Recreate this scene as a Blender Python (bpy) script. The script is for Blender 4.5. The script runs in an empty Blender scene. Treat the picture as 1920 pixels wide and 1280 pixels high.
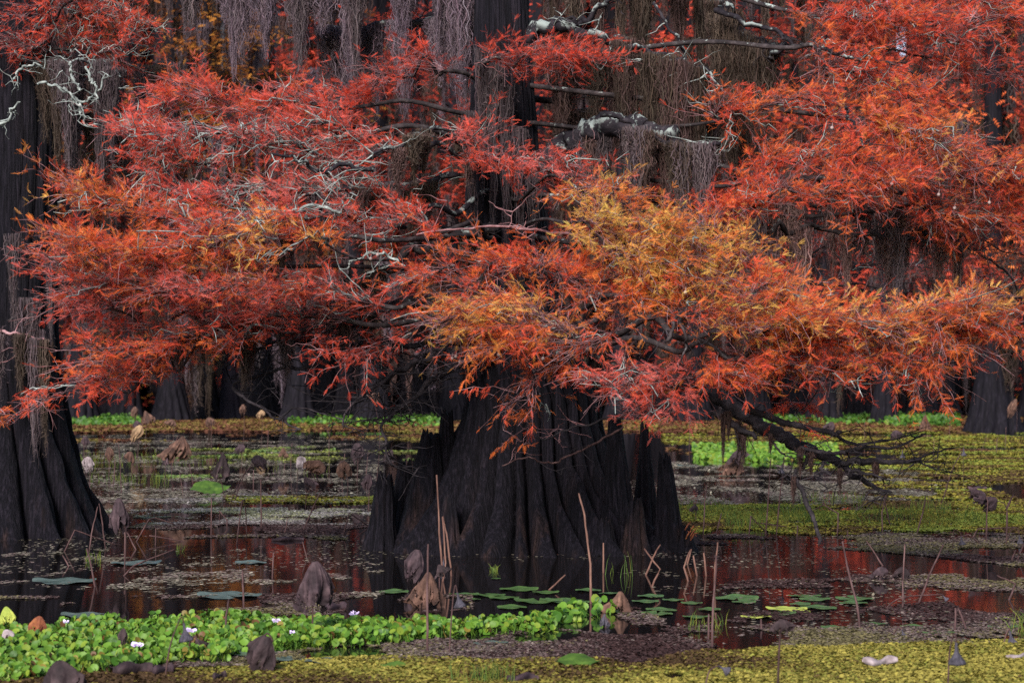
import bpy, math
import numpy as np
from mathutils import Vector

# ------------------------------------------------------------------ camera, sky, sun, exposure
S = bpy.context.scene
COL = S.collection
F, HY, H = 3733.0, 730.0, 1.7            # focal length in photo pixels, horizon row, eye height
cam = bpy.data.cameras.new("camera")
cam.lens = 36.0 * F / 1920.0
cam.sensor_width = 36.0
cam.shift_y = (HY - 640.0) / 1920.0
cam.clip_end = 2000
cam.dof.use_dof = True
cam.dof.focus_distance = 19.6
cam.dof.aperture_fstop = 3.4
co = bpy.data.objects.new("camera", cam)
co.location = (0, 0, H)
co.rotation_euler = (math.radians(90), 0, 0)
COL.objects.link(co)
S.camera = co

SUN_EL, SUN_AZ = math.radians(34), math.radians(200)   # behind the camera, a little to its left
w = bpy.data.worlds.new("World")
S.world = w
w.use_nodes = True
nt = w.node_tree
sky = nt.nodes.new("ShaderNodeTexSky")
sky.sky_type = 'NISHITA'
sky.sun_disc = False
sky.sun_elevation = SUN_EL
sky.sun_rotation = SUN_AZ
sky.dust_density = 0.6
sky.air_density = 1.0
nt.links.new(sky.outputs[0], nt.nodes["Background"].inputs[0])
nt.nodes["Background"].inputs[1].default_value = 0.085
sl = bpy.data.lights.new("sun", 'SUN')
sl.energy = 3.6
sl.angle = math.radians(22)
sl.color = (1.0, 0.93, 0.92)
so = bpy.data.objects.new("sun", sl)
sd = Vector((math.sin(SUN_AZ) * math.cos(SUN_EL), math.cos(SUN_AZ) * math.cos(SUN_EL), math.sin(SUN_EL)))
so.rotation_euler = sd.to_track_quat('Z', 'Y').to_euler()
so.location = (0, 0, 40)
COL.objects.link(so)
S.view_settings.view_transform = 'Standard'
S.view_settings.look = 'None'
S.view_settings.gamma = 1
S.view_settings.exposure = 1.15
S.cycles.use_denoising = False
S.cycles.max_bounces = 8
S.cycles.diffuse_bounces = 6
S.cycles.use_adaptive_sampling = False
S.cycles.transparent_max_bounces = 4
S.cycles.caustics_reflective = False
S.cycles.caustics_refractive = False

R = np.random.default_rng(7)


def at(px, py, Y):
    return np.array([(px - 960.0) / F * Y, Y, H + (HY - py) / F * Y])


def water_depth(py):
    return F * H / (py - HY)


def on_water(px, py, z=0.0):
    Y = F * (H - z) / (py - HY)
    return np.array([(px - 960.0) / F * Y, Y, z])


# ------------------------------------------------------------------ noise in numpy
_perm = np.random.default_rng(3).random((256, 256))


def vnoise(x, y):
    xi, yi = np.floor(x).astype(int), np.floor(y).astype(int)
    fx, fy = x - xi, y - yi
    fx, fy = fx * fx * (3 - 2 * fx), fy * fy * (3 - 2 * fy)
    a = _perm[xi & 255, yi & 255]
    b = _perm[(xi + 1) & 255, yi & 255]
    c = _perm[xi & 255, (yi + 1) & 255]
    d = _perm[(xi + 1) & 255, (yi + 1) & 255]
    return (a * (1 - fx) + b * fx) * (1 - fy) + (c * (1 - fx) + d * fx) * fy


def fbm(x, y, o=4):
    s, a, t = 0, 0.5, 0
    for k in range(o):
        s = s + a * vnoise(x * 2 ** k + 17.3 * k, y * 2 ** k + 9.1 * k)
        t += a
        a *= 0.5
    return s / t


# ------------------------------------------------------------------ materials
def new_mat(name):
    m = bpy.data.materials.new(name)
    m.use_nodes = True
    t = m.node_tree
    return m, t, t.nodes["Principled BSDF"], t.nodes["Material Output"]


def node(t, typ, **kw):
    n = t.nodes.new(typ)
    for k, v in kw.items():
        setattr(n, k, v)
    return n


def ramp(t, src, stops):
    r = node(t, "ShaderNodeValToRGB")
    el = r.color_ramp.elements
    while len(el) < len(stops):
        el.new(0.5)
    for e, (p, c) in zip(el, stops):
        e.position = p
        e.color = (c[0], c[1], c[2], 1)
    t.links.new(src, r.inputs[0])
    return r


def noise(t, scale, detail=4, stretch=(1, 1, 1), rough=0.6, coord="Object"):
    tc = node(t, "ShaderNodeTexCoord")
    mp = node(t, "ShaderNodeMapping")
    mp.inputs["Scale"].default_value = stretch
    n = node(t, "ShaderNodeTexNoise")
    n.inputs["Scale"].default_value = scale
    n.inputs["Detail"].default_value = detail
    n.inputs["Roughness"].default_value = rough
    t.links.new(tc.outputs[coord], mp.inputs[0])
    t.links.new(mp.outputs[0], n.inputs["Vector"])
    return n


def bump(t, b, src, strength, dist):
    n = node(t, "ShaderNodeBump")
    n.inputs["Strength"].default_value = strength
    n.inputs["Distance"].default_value = dist
    t.links.new(src, n.inputs["Height"])
    t.links.new(n.outputs[0], b.inputs["Normal"])
    return n


def leaf_material(name, transl=0.3, rough=0.6, spec=0.25):
    """per-leaf colour from the mesh, light passing through the blade"""
    m, t, b, o = new_mat(name)
    a = node(t, "ShaderNodeAttribute", attribute_name="Col")
    b.inputs["Roughness"].default_value = rough
    b.inputs["Specular IOR Level"].default_value = spec
    t.links.new(a.outputs["Color"], b.inputs["Base Color"])
    if transl > 0:
        tr = node(t, "ShaderNodeBsdfTranslucent")
        t.links.new(a.outputs["Color"], tr.inputs["Color"])
        mx = node(t, "ShaderNodeMixShader")
        mx.inputs[0].default_value = transl
        t.links.new(b.outputs[0], mx.inputs[1])
        t.links.new(tr.outputs[0], mx.inputs[2])
        t.links.new(mx.outputs[0], o.inputs[0])
    return m


def bark_material(name, c0, c1, c2, stretch=(9, 9, 0.7), lichen=0.0, lich_col=(0.26, 0.30, 0.27), bstr=0.7):
    m, t, b, o = new_mat(name)
    n = noise(t, 2.2, 6, stretch, 0.65)
    r = ramp(t, n.outputs[0], [(0.30, c0), (0.52, c1), (0.74, c2)])
    b.inputs["Roughness"].default_value = 0.8
    b.inputs["Specular IOR Level"].default_value = 0.12
    out = r.outputs[0]
    if lichen > 0:
        ln = noise(t, 7.0, 5, (1, 1, 1), 0.7)
        lr = ramp(t, ln.outputs[0], [(0.62 - lichen * 0.3, (0, 0, 0)), (0.68 - lichen * 0.3, (1, 1, 1))])
        ge = node(t, "ShaderNodeNewGeometry")
        sx = node(t, "ShaderNodeSeparateXYZ")
        t.links.new(ge.outputs["Normal"], sx.inputs[0])
        mr = node(t, "ShaderNodeMapRange")
        mr.inputs[1].default_value, mr.inputs[2].default_value = -0.5, 0.35
        t.links.new(sx.outputs[2], mr.inputs[0])
        mul = node(t, "ShaderNodeMath", operation='MULTIPLY')
        t.links.new(lr.outputs[0], mul.inputs[0])
        t.links.new(mr.outputs[0], mul.inputs[1])
        mx = node(t, "ShaderNodeMixRGB")
        t.links.new(mul.outputs[0], mx.inputs[0])
        t.links.new(out, mx.inputs[1])
        mx.inputs[2].default_value = (*lich_col, 1)
        out = mx.outputs[0]
    t.links.new(out, b.inputs["Base Color"])
    bump(t, b, n.outputs[0], bstr, 0.03)
    return m


def buttress_material(name, tint=1.0):
    """wet swollen cypress base: near black with grey fibre streaks, reddish wood near the water"""
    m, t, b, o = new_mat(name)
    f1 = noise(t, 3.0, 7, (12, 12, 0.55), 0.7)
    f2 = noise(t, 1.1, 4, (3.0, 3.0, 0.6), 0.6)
    k = tint * 0.24  # whole bark toned darker in place of canopy shade
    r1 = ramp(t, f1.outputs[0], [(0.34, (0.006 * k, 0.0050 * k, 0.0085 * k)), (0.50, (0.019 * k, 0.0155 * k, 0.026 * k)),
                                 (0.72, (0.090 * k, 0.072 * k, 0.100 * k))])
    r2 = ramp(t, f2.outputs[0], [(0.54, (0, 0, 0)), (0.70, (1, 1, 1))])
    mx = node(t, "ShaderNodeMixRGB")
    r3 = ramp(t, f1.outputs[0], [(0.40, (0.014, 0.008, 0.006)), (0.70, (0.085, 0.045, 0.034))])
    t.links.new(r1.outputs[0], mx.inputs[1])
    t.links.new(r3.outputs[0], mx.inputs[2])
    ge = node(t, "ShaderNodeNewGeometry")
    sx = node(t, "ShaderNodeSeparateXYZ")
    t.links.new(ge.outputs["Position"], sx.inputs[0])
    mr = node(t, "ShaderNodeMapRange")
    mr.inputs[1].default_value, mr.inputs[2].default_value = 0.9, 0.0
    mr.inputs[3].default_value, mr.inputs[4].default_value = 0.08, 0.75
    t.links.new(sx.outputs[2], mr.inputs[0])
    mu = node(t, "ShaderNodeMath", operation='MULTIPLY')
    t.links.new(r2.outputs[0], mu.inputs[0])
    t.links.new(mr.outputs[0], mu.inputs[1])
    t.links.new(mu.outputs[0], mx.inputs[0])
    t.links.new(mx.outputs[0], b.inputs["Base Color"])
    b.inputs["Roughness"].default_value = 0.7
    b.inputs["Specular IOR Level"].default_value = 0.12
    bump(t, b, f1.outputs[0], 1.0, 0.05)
    return m


M = {}
M['leaf'] = leaf_material("cypress_needles", 0.40, 0.75, 0.06)
M['far_leaf'] = leaf_material("far_needles", 0.25, 0.8, 0.05)
M['moss'] = leaf_material("spanish_moss", 0.25, 0.95, 0.05)
M['weed'] = leaf_material("duckweed", 0.15, 0.8, 0.10)
M['hyacinth'] = leaf_material("hyacinth_blade", 0.25, 0.5, 0.22)
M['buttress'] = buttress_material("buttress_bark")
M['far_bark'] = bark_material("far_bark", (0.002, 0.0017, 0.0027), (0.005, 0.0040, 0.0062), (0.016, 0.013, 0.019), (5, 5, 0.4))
M['pale_bark'] = bark_material("pale_bark", (0.008, 0.007, 0.008), (0.05, 0.045, 0.05), (0.24, 0.24, 0.25), (3, 3, 0.7), 0.15)
_t = M['pale_bark'].node_tree
_b = _t.nodes["Principled BSDF"]
_src = _b.inputs["Base Color"].links[0].from_socket
_g = node(_t, "ShaderNodeNewGeometry")
_x = node(_t, "ShaderNodeSeparateXYZ")
_r = node(_t, "ShaderNodeMapRange")
_r.inputs[1].default_value, _r.inputs[2].default_value = 7.0, 15.0        # lichen only on the upper stem
_m = node(_t, "ShaderNodeMixRGB")
_m.inputs[1].default_value = (0.010, 0.008, 0.013, 1)
_t.links.new(_g.outputs["Position"], _x.inputs[0])
_t.links.new(_x.outputs[2], _r.inputs[0])
_t.links.new(_r.outputs[0], _m.inputs[0])
_t.links.new(_src, _m.inputs[2])
_t.links.new(_m.outputs[0], _b.inputs["Base Color"])
M['limb'] = bark_material("limb_bark", (0.008, 0.007, 0.008), (0.028, 0.022, 0.022), (0.075, 0.06, 0.06), (4, 4, 4), 0.06)
M['lichen_limb'] = bark_material("lichen_bark", (0.006, 0.005, 0.007), (0.016, 0.013, 0.016), (0.045, 0.038, 0.042), (4, 4, 4), 0.30, (0.20, 0.23, 0.21))
M['twig'] = bark_material("twig_bark", (0.06, 0.025, 0.025), (0.19, 0.095, 0.095), (0.44, 0.28, 0.29), (3, 3, 3))
M['lichen_twig'] = bark_material("lichen_twig", (0.05, 0.05, 0.046), (0.21, 0.235, 0.215), (0.44, 0.48, 0.44), (5, 5, 5))
M['black_twig'] = bark_material("black_twig", (0.008, 0.007, 0.008), (0.022, 0.018, 0.020), (0.06, 0.05, 0.055), (4, 4, 4))
M['stalk'] = bark_material("dead_stalk", (0.020, 0.011, 0.011), (0.062, 0.034, 0.032), (0.14, 0.082, 0.075), (5, 5, 1))
M['tan_stalk'] = bark_material("tan_stalk", (0.045, 0.022, 0.018), (0.115, 0.060, 0.044), (0.20, 0.11, 0.08), (5, 5, 1))
M['pod'] = bark_material("seed_pod", (0.02, 0.018, 0.022), (0.055, 0.05, 0.062), (0.11, 0.10, 0.12), (20, 20, 4))


def dry_material(name, c0, c1, c2):
    m, t, b, o = new_mat(name)
    n = noise(t, 9, 5, (1, 1, 1), 0.65)
    r = ramp(t, n.outputs[0], [(0.3, c0), (0.52, c1), (0.75, c2)])
    at_ = node(t, "ShaderNodeAttribute", attribute_name="Col")
    mm = node(t, "ShaderNodeMixRGB", blend_type='MULTIPLY')
    mm.inputs[0].default_value = 1
    t.links.new(r.outputs[0], mm.inputs[1])
    t.links.new(at_.outputs["Color"], mm.inputs[2])
    t.links.new(mm.outputs[0], b.inputs["Base Color"])
    b.inputs["Roughness"].default_value = 0.75
    b.inputs["Specular IOR Level"].default_value = 0.2
    bump(t, b, n.outputs[0], 0.6, 0.02)
    return m


M['dry_mauve'] = dry_material("dry_mauve", (0.013, 0.0075, 0.009), (0.045, 0.027, 0.031), (0.105, 0.067, 0.070))
M['dry_tan'] = dry_material("dry_tan", (0.030, 0.015, 0.011), (0.095, 0.048, 0.033), (0.20, 0.11, 0.072))
M['dry_dark'] = dry_material("dry_dark", (0.010, 0.006, 0.0065), (0.035, 0.021, 0.022), (0.085, 0.055, 0.056))
M['dry_pale'] = dry_material("dry_pale", (0.10, 0.075, 0.075), (0.26, 0.21, 0.21), (0.48, 0.42, 0.42))
M['dry_cream'] = dry_material("dry_cream", (0.10, 0.055, 0.028), (0.26, 0.16, 0.085), (0.46, 0.32, 0.17))
M['pad'] = dry_material("lily_pad", (0.024, 0.050, 0.014), (0.050, 0.100, 0.026), (0.105, 0.160, 0.045))
M['pad'].node_tree.nodes["Principled BSDF"].inputs["Roughness"].default_value = 0.4
M['pad_teal'] = dry_material("teal_pad", (0.035, 0.052, 0.040), (0.066, 0.095, 0.076), (0.14, 0.17, 0.145))
M['pad_teal'].node_tree.nodes["Principled BSDF"].inputs["Roughness"].default_value = 0.35
M['pad_yellow'] = dry_material("yellow_pad", (0.15, 0.20, 0.03), (0.30, 0.34, 0.06), (0.45, 0.42, 0.08))
M['lotus_green'] = dry_material("lotus_green", (0.018, 0.042, 0.006), (0.042, 0.085, 0.010), (0.085, 0.14, 0.02))
M['petal'] = dry_material("petal", (0.45, 0.34, 0.62), (0.62, 0.50, 0.74), (0.80, 0.72, 0.86))
M['green_blade'] = dry_material("green_blade", (0.06, 0.14, 0.03), (0.13, 0.26, 0.06), (0.22, 0.36, 0.10))
M['flame_wood'] = dry_material("fresh_wood", (0.05, 0.015, 0.009), (0.15, 0.045, 0.02), (0.34, 0.13, 0.04))
M['cone'] = dry_material("cypress_cone", (0.16, 0.11, 0.10), (0.30, 0.22, 0.20), (0.42, 0.34, 0.30))


def water_material():
    m, t, b, o = new_mat("swamp_water")
    b.inputs["Base Color"].default_value = (0.006, 0.005, 0.005, 1)
    b.inputs["Roughness"].default_value = 0.045
    b.inputs["IOR"].default_value = 1.333
    b.inputs["Specular IOR Level"].default_value = 0.5
    n = noise(t, 1.6, 3, (1.0, 1.0, 1), 0.5)
    bump(t, b, n.outputs[0], 0.05, 0.02)
    return m


M['water'] = water_material()


# ------------------------------------------------------------------ mesh assembly
class Acc:
    """collects triangles (with a colour per vertex and a material slot per face) into ONE mesh"""

    def __init__(self):
        self.v, self.t, self.c, self.m, self.n = [], [], [], [], 0

    def add(self, v, t, c=None, mi=0):
        v = np.asarray(v, float).reshape(-1, 3)
        t = np.asarray(t, int).reshape(-1, 3)
        if c is None:
            c = np.ones((len(v), 3))
        c = np.asarray(c, float)
        if c.ndim == 1:
            c = np.tile(c, (len(v), 1))
        self.v.append(v)
        self.t.append(t + self.n)
        self.c.append(c)
        self.m.append(np.full(len(t), mi))
        self.n += len(v)

    def build(self, name, mats, parent=None, smooth=True, origin=None):
        me = bpy.data.meshes.new(name)
        if self.n:
            v = np.concatenate(self.v)
            t = np.concatenate(self.t)
            c = np.concatenate(self.c)
            mi = np.concatenate(self.m)
            if origin is not None:
                v = v - np.asarray(origin)
            me.vertices.add(len(v))
            me.vertices.foreach_set("co", v.astype(np.float32).ravel())
            me.loops.add(len(t) * 3)
            me.loops.foreach_set("vertex_index", t.astype(np.int32).ravel())
            me.polygons.add(len(t))
            me.polygons.foreach_set("loop_start", np.arange(0, len(t) * 3, 3, dtype=np.int32))
            me.polygons.foreach_set("material_index", mi.astype(np.int32))
            me.polygons.foreach_set("use_smooth", np.full(len(t), smooth))
            at_ = me.color_attributes.new("Col", 'FLOAT_COLOR', 'POINT')
            at_.data.foreach_set("color", np.concatenate([c, np.ones((len(c), 1))], 1).astype(np.float32).ravel())
            me.update(calc_edges=True)
        for m in (mats if isinstance(mats, (list, tuple)) else [mats]):
            me.materials.append(m)
        o = bpy.data.objects.new(name, me)
        COL.objects.link(o)
        if parent is not None:
            o.parent = parent
            if origin is None:
                o.matrix_parent_inverse = parent.matrix_world.inverted()
        if origin is not None:
            o.location = Vector(origin) - (Vector(parent.location) if parent is not None else Vector((0, 0, 0)))
        return o


def tag(o, label=None, cat=None, group=None, kind=None):
    for k, v in (("label", label), ("category", cat), ("group", group), ("kind", kind)):
        if v:
            o[k] = v
    return o


def empty(name, loc, label, cat, group=None):
    o = bpy.data.objects.new(name, None)
    o.empty_display_size = 0.2
    o.location = loc
    COL.objects.link(o)
    bpy.context.view_layer.update()
    return tag(o, label, cat, group)


def unit(v):
    return v / np.maximum(np.linalg.norm(v, axis=-1, keepdims=True), 1e-9)


def smooth_path(pts, n):
    """Catmull-Rom through the points, n samples"""
    p = np.asarray(pts, float)
    p = np.vstack([2 * p[0] - p[1], p, 2 * p[-1] - p[-2]])
    k = len(p) - 3
    u = np.linspace(0, k - 1e-6, n)
    i = u.astype(int)
    f = (u - i)[:, None]
    a, b, c, d = p[i], p[i + 1], p[i + 2], p[i + 3]
    return 0.5 * (2 * b + (c - a) * f + (2 * a - 5 * b + 4 * c - d) * f ** 2 + (3 * b - a - 3 * c + d) * f ** 3)


def tube(acc, path, rad, sides=6, mi=0, col=None, knobs=0.0):
    p = np.asarray(path, float)
    n = len(p)
    rad = np.interp(np.linspace(0, 1, n), np.linspace(0, 1, len(np.atleast_1d(rad))), np.atleast_1d(rad))
    d = unit(np.gradient(p, axis=0))
    up = np.array([0.13, 0.31, 0.94])
    a = unit(np.cross(d, up))
    b = np.cross(d, a)
    th = np.linspace(0, 2 * np.pi, sides, endpoint=False)
    rr = rad[:, None] * (1 + knobs * (R.random((n, sides)) - 0.5))
    v = p[:, None] + rr[..., None] * (np.cos(th)[None, :, None] * a[:, None] + np.sin(th)[None, :, None] * b[:, None])
    v = np.vstack([v.reshape(-1, 3), p[:1], p[-1:]])
    i, j = np.meshgrid(np.arange(n - 1), np.arange(sides), indexing='ij')
    q = i * sides + j
    q2 = i * sides + (j + 1) % sides
    t = np.concatenate([np.stack([q, q2, q2 + sides], -1).reshape(-1, 3), np.stack([q, q2 + sides, q + sides], -1).reshape(-1, 3)])
    e = n * sides
    k = np.arange(sides)
    cap0 = np.stack([np.full(sides, e), (k + 1) % sides, k], -1)
    cap1 = np.stack([np.full(sides, e + 1), (n - 1) * sides + k, (n - 1) * sides + (k + 1) % sides], -1)
    acc.add(v, np.concatenate([t, cap0, cap1]), col, mi)


def many_tubes(acc, paths, r0, r1, mi=0, col=None):
    """thin three-sided twigs: paths (N,K,3), radii (N,)"""
    N, K, _ = paths.shape
    if N == 0:
        return
    d = unit(np.gradient(paths, axis=1))
    a = unit(np.cross(d, np.array([0.11, 0.27, 0.95])))
    b = np.cross(d, a)
    f = np.linspace(0, 1, K)[None, :, None]
    rad = (np.asarray(r0).reshape(-1, 1, 1) * (1 - f) + np.asarray(r1).reshape(-1, 1, 1) * f)
    v = []
    for s in range(3):
        th = 2 * np.pi * s / 3
        v.append(paths + rad * (math.cos(th) * a + math.sin(th) * b))
    v = np.stack(v, 2).reshape(N, K * 3, 3)
    tl = []
    for i in range(K - 1):
        for j in range(3):
            q, q2 = i * 3 + j, i * 3 + (j + 1) % 3
            tl += [(q, q2, q2 + 3), (q, q2 + 3, q + 3)]
    tl = np.array(tl)
    t = (np.arange(N)[:, None, None] * (K * 3) + tl[None]).reshape(-1, 3)
    c = None
    if col is not None:
        c = np.repeat(np.asarray(col), K * 3, axis=0) if np.asarray(col).ndim == 2 else col
    acc.add(v.reshape(-1, 3), t, c, mi)


# ---- one feathery needle spray: slim rachis with pairs of slim leaflets
def frond_template(pairs, seed, wide=0.16, thin=0.36):
    r = np.random.default_rng(seed)
    v, t = [], []

    def tri(a, b, c):
        k = len(v)
        v.extend([a, b, c])
        t.append((k, k + 1, k + 2))

    def z(x, y):
        return -0.16 * x * x + 0.10 * abs(y) / wide * 0.3
    tri((0, -0.012, 0), (0, 0.012, 0), (1, 0, z(1, 0)))
    for i in range(pairs):
        for s in (-1, 1):
            x0 = 0.06 + 0.86 * i / pairs + r.uniform(-0.02, 0.02)
            env = math.sin(math.pi * (0.18 + 0.76 * (i + 0.4) / pairs)) ** 0.7
            y1 = s * wide * env * r.uniform(0.8, 1.15)
            x1 = x0 + 0.16 * r.uniform(0.8, 1.3)
            tri((x0, 0, z(x0, 0)), (x0 + thin / pairs, 0, z(x0, 0)), (x1, y1, z(x1, y1) + r.uniform(-0.03, 0.03)))
    return np.array(v), np.array(t)


FROND = [frond_template(9, k, 0.13 + 0.018 * k) for k in range(5)]
FROND_FAR = [frond_template(4, 20 + k, 0.24, 0.6) for k in range(3)]


def add_fronds(acc, pos, dirs, nrm, size, col, templates, mi=0):
    N = len(pos)
    x = unit(dirs)
    z = unit(nrm - (nrm * x).sum(1, keepdims=True) * x)
    y = np.cross(z, x)
    which = R.integers(0, len(templates), N)
    for k, (tv, tt) in enumerate(templates):
        s = which == k
        n = s.sum()
        if n == 0:
            continue
        sz = size[s][:, None, None]
        v = pos[s][:, None] + sz * (tv[None, :, 0:1] * x[s][:, None] + tv[None, :, 1:2] * y[s][:, None] + tv[None, :, 2:3] * z[s][:, None])
        t = (np.arange(n)[:, None, None] * len(tv) + tt[None]).reshape(-1, 3)
        acc.add(v.reshape(-1, 3), t, np.repeat(col[s], len(tv), 0), mi)


PAL = {
    'R': (0.75, 0.098, 0.052), 'O': (0.79, 0.190, 0.046), 'Y': (0.80, 0.46, 0.115), 'P': (0.72, 0.165, 0.135),
    'D': (0.26, 0.034, 0.022), 'A': (0.46, 0.19, 0.035), 'G': (0.66, 0.49, 0.10),
}


def pick_colours(mix, n):
    ks = list(mix)
    p = np.array([mix[k] for k in ks], float)
    i = R.choice(len(ks), n, p=p / p.sum())
    return np.array([PAL[k] for k in ks])[i]


def mixof(s):
    """'R5O3' -> weights"""
    return {s[i]: float(s[i + 1]) for i in range(0, len(s), 2)}


# ------------------------------------------------------------------ a bough: limb + twigs, its needles a sub-part
TRUNK_X = -0.02


def bough(tree, pts, Y0, Y1, r0, thick, n_fr, mix, up=0.35, lichen=0.0, deep=0.55, size=(0.048, 0.110), dark=False, bare=0.3,
          root=None):
    """pts: photo pixels of the limb from its inner to its outer end at depths Y0..Y1 (m); thick: half height in pixels"""
    pts = [(x if x > 400 or root is None else 400 - (400 - x) * 0.85, y) for x, y in pts]
    n_fr = int(n_fr * 1.35)
    thick *= 0.86
    k = len(pts)
    Ys = np.linspace(Y0, Y1, k) + R.uniform(-0.08, 0.08, k)
    P = [at(x, y, Y) for (x, y), Y in zip(pts, Ys)]
    if root is not None:
        P = [np.asarray(root, float)] + P
    path = smooth_path(P, 10 * len(P))
    path = path + np.cumsum(R.normal(0, 0.006, path.shape), 0) * np.linspace(0, 1, len(path))[:, None]
    wv = R.normal(0, 1, (len(P) * 2 + 3, 3)) * np.array([0.03, 0.05, 0.055])
    wv[0] = 0
    path = path + smooth_path(wv, len(path))
    br = Acc()
    tube(br, path, [r0, r0 * 0.75, r0 * 0.45, r0 * 0.2], 7, 0, None, 0.22)
    L = np.linalg.norm(np.diff(path, axis=0), axis=1).sum()
    n_tw = max(6, int(n_fr / 21))
    n_bare = int(n_tw * bare)
    NT = n_tw + n_bare
    a0 = 0.12 if root is None else 0.3
    u = R.uniform(a0, 1, NT)
    j = (u * (len(path) - 1)).astype(int)
    base = path[j]
    tang = unit(np.gradient(path, axis=0))[j]
    th_m = thick / F * (Y0 + Y1) / 2
    ln = R.uniform(0.22, 0.62, NT) * np.where(R.random(NT) < 0.15, 1.3, 1)
    tgt = base + tang * (ln * R.uniform(0.2, 0.9, NT))[:, None]
    tgt[:, 0] += R.normal(0, 0.16, NT)
    tgt[:, 1] += R.normal(0, deep * 0.6, NT)
    tgt[:, 2] += np.clip(R.normal(0, 0.55, NT), -1.1, 1.1) * th_m + 0.10 * up * ln
    mid = (base + tgt) / 2 + np.stack([R.normal(0, 0.03, NT), R.normal(0, 0.03, NT), 0.05 + R.normal(0, 0.05, NT)], 1)
    kk = 7
    f = np.linspace(0, 1, kk)[None, :, None]
    tw = (1 - f) ** 2 * base[:, None] + 2 * f * (1 - f) * mid[:, None] + f * f * tgt[:, None]
    tw += R.normal(0, 0.010, tw.shape) * np.minimum(f * 3, 1)
    tr = R.uniform(0.0025, 0.0052, NT)
    lich = R.random(NT) < lichen
    mats = [M['lichen_limb'] if lichen > 0.3 else M['limb'], M['black_twig'] if dark else M['twig'], M['lichen_twig']]
    many_tubes(br, tw[~lich], tr[~lich], tr[~lich] * 0.45, 1)
    if lich.any():
        lt = tw[lich]
        lt = lt + R.normal(0, 0.022, lt.shape) * np.minimum(f * 3, 1)
        many_tubes(br, lt, tr[lich] * 2.4, tr[lich] * 1.2, 2)
    # small side twigs
    ns = int(NT * 1.8)
    i2 = R.integers(0, NT, ns)
    k2 = R.integers(2, kk, ns)
    b2 = tw[i2, k2]
    d2 = unit(unit(tgt - base)[i2] + R.normal(0, 0.7, (ns, 3)))
    l2 = R.uniform(0.06, 0.22, ns)
    s2 = np.stack([b2, b2 + d2 * (l2 * 0.5)[:, None] + R.normal(0, 0.01, (ns, 3)), b2 + d2 * l2[:, None] + R.normal(0, 0.015, (ns, 3))], 1)
    lich2 = lich[i2]
    many_tubes(br, s2[~lich2], np.full((~lich2).sum(), 0.0026), np.full((~lich2).sum(), 0.0012), 1)
    if lich2.any():
        many_tubes(br, s2[lich2], np.full(lich2.sum(), 0.0065), np.full(lich2.sum(), 0.003), 2)
    bo = br.build("branch", mats, tree)
    if n_fr > 0:
        fo = Acc()
        pat = fbm(tgt[:n_tw, 0] * 2.1 + n_fr * 0.37, tgt[:n_tw, 2] * 3.5 + tgt[:n_tw, 1], 3)      # full twigs and half bare ones
        pw = np.clip((pat - 0.36) * 4.5, 0.06, 1)
        it = R.choice(n_tw, n_fr, p=pw / pw.sum())
        side_tw = R.random(n_fr) < 0.4
        # along the twig or along one of the side twigs
        fu = np.clip(np.round(R.uniform(0.25, 1.0, n_fr) ** 0.8 * 5) / 5 + R.normal(0, 0.02, n_fr), 0.1, 1) * (kk - 1)   # tufts at the nodes
        i0 = np.minimum(fu.astype(int), kk - 2)
        ff = (fu - i0)[:, None]
        pos = tw[it, i0] * (1 - ff) + tw[it, i0 + 1] * ff
        td = unit(tw[it, i0 + 1] - tw[it, i0])
        own = R.integers(0, ns, n_fr)
        own_ok = side_tw & (i2[own] < n_tw)
        g = R.uniform(0.2, 1, n_fr)[:, None]
        pos2 = s2[own, 0] * (1 - g) + s2[own, 2] * g
        pos = np.where(own_ok[:, None], pos2, pos)
        td = np.where(own_ok[:, None], d2[own], td)
        it = np.where(own_ok, i2[own], it)
        side = unit(np.cross(td, np.array([0, 0, 1.0])) + R.normal(0, 0.15, (n_fr, 3))) * R.choice([-1, 1], n_fr)[:, None]
        an = R.uniform(0.4, 1.3, n_fr)[:, None]
        dr = np.cos(an) * td + np.sin(an) * side
        dr[:, 2] += R.normal(up, 0.45, n_fr)
        nrm = R.normal(0, 0.55, (n_fr, 3)) + np.array([0, -0.35, 0.8])
        sz = R.uniform(*size, n_fr)
        twc = pick_colours(mixof(mix), NT) * R.uniform(0.75, 1.15, (NT, 1))
        col = 0.72 * twc[it] + 0.28 * pick_colours(mixof(mix), n_fr)
        col = np.clip(col * R.uniform(0.72, 1.22, (n_fr, 1)) * R.uniform(0.93, 1.07, (n_fr, 3)), 0, 0.85)
        add_fronds(fo, pos, dr, nrm, sz, col, FROND)
        fo.build("foliage", M['leaf'], bo)
    return path


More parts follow.
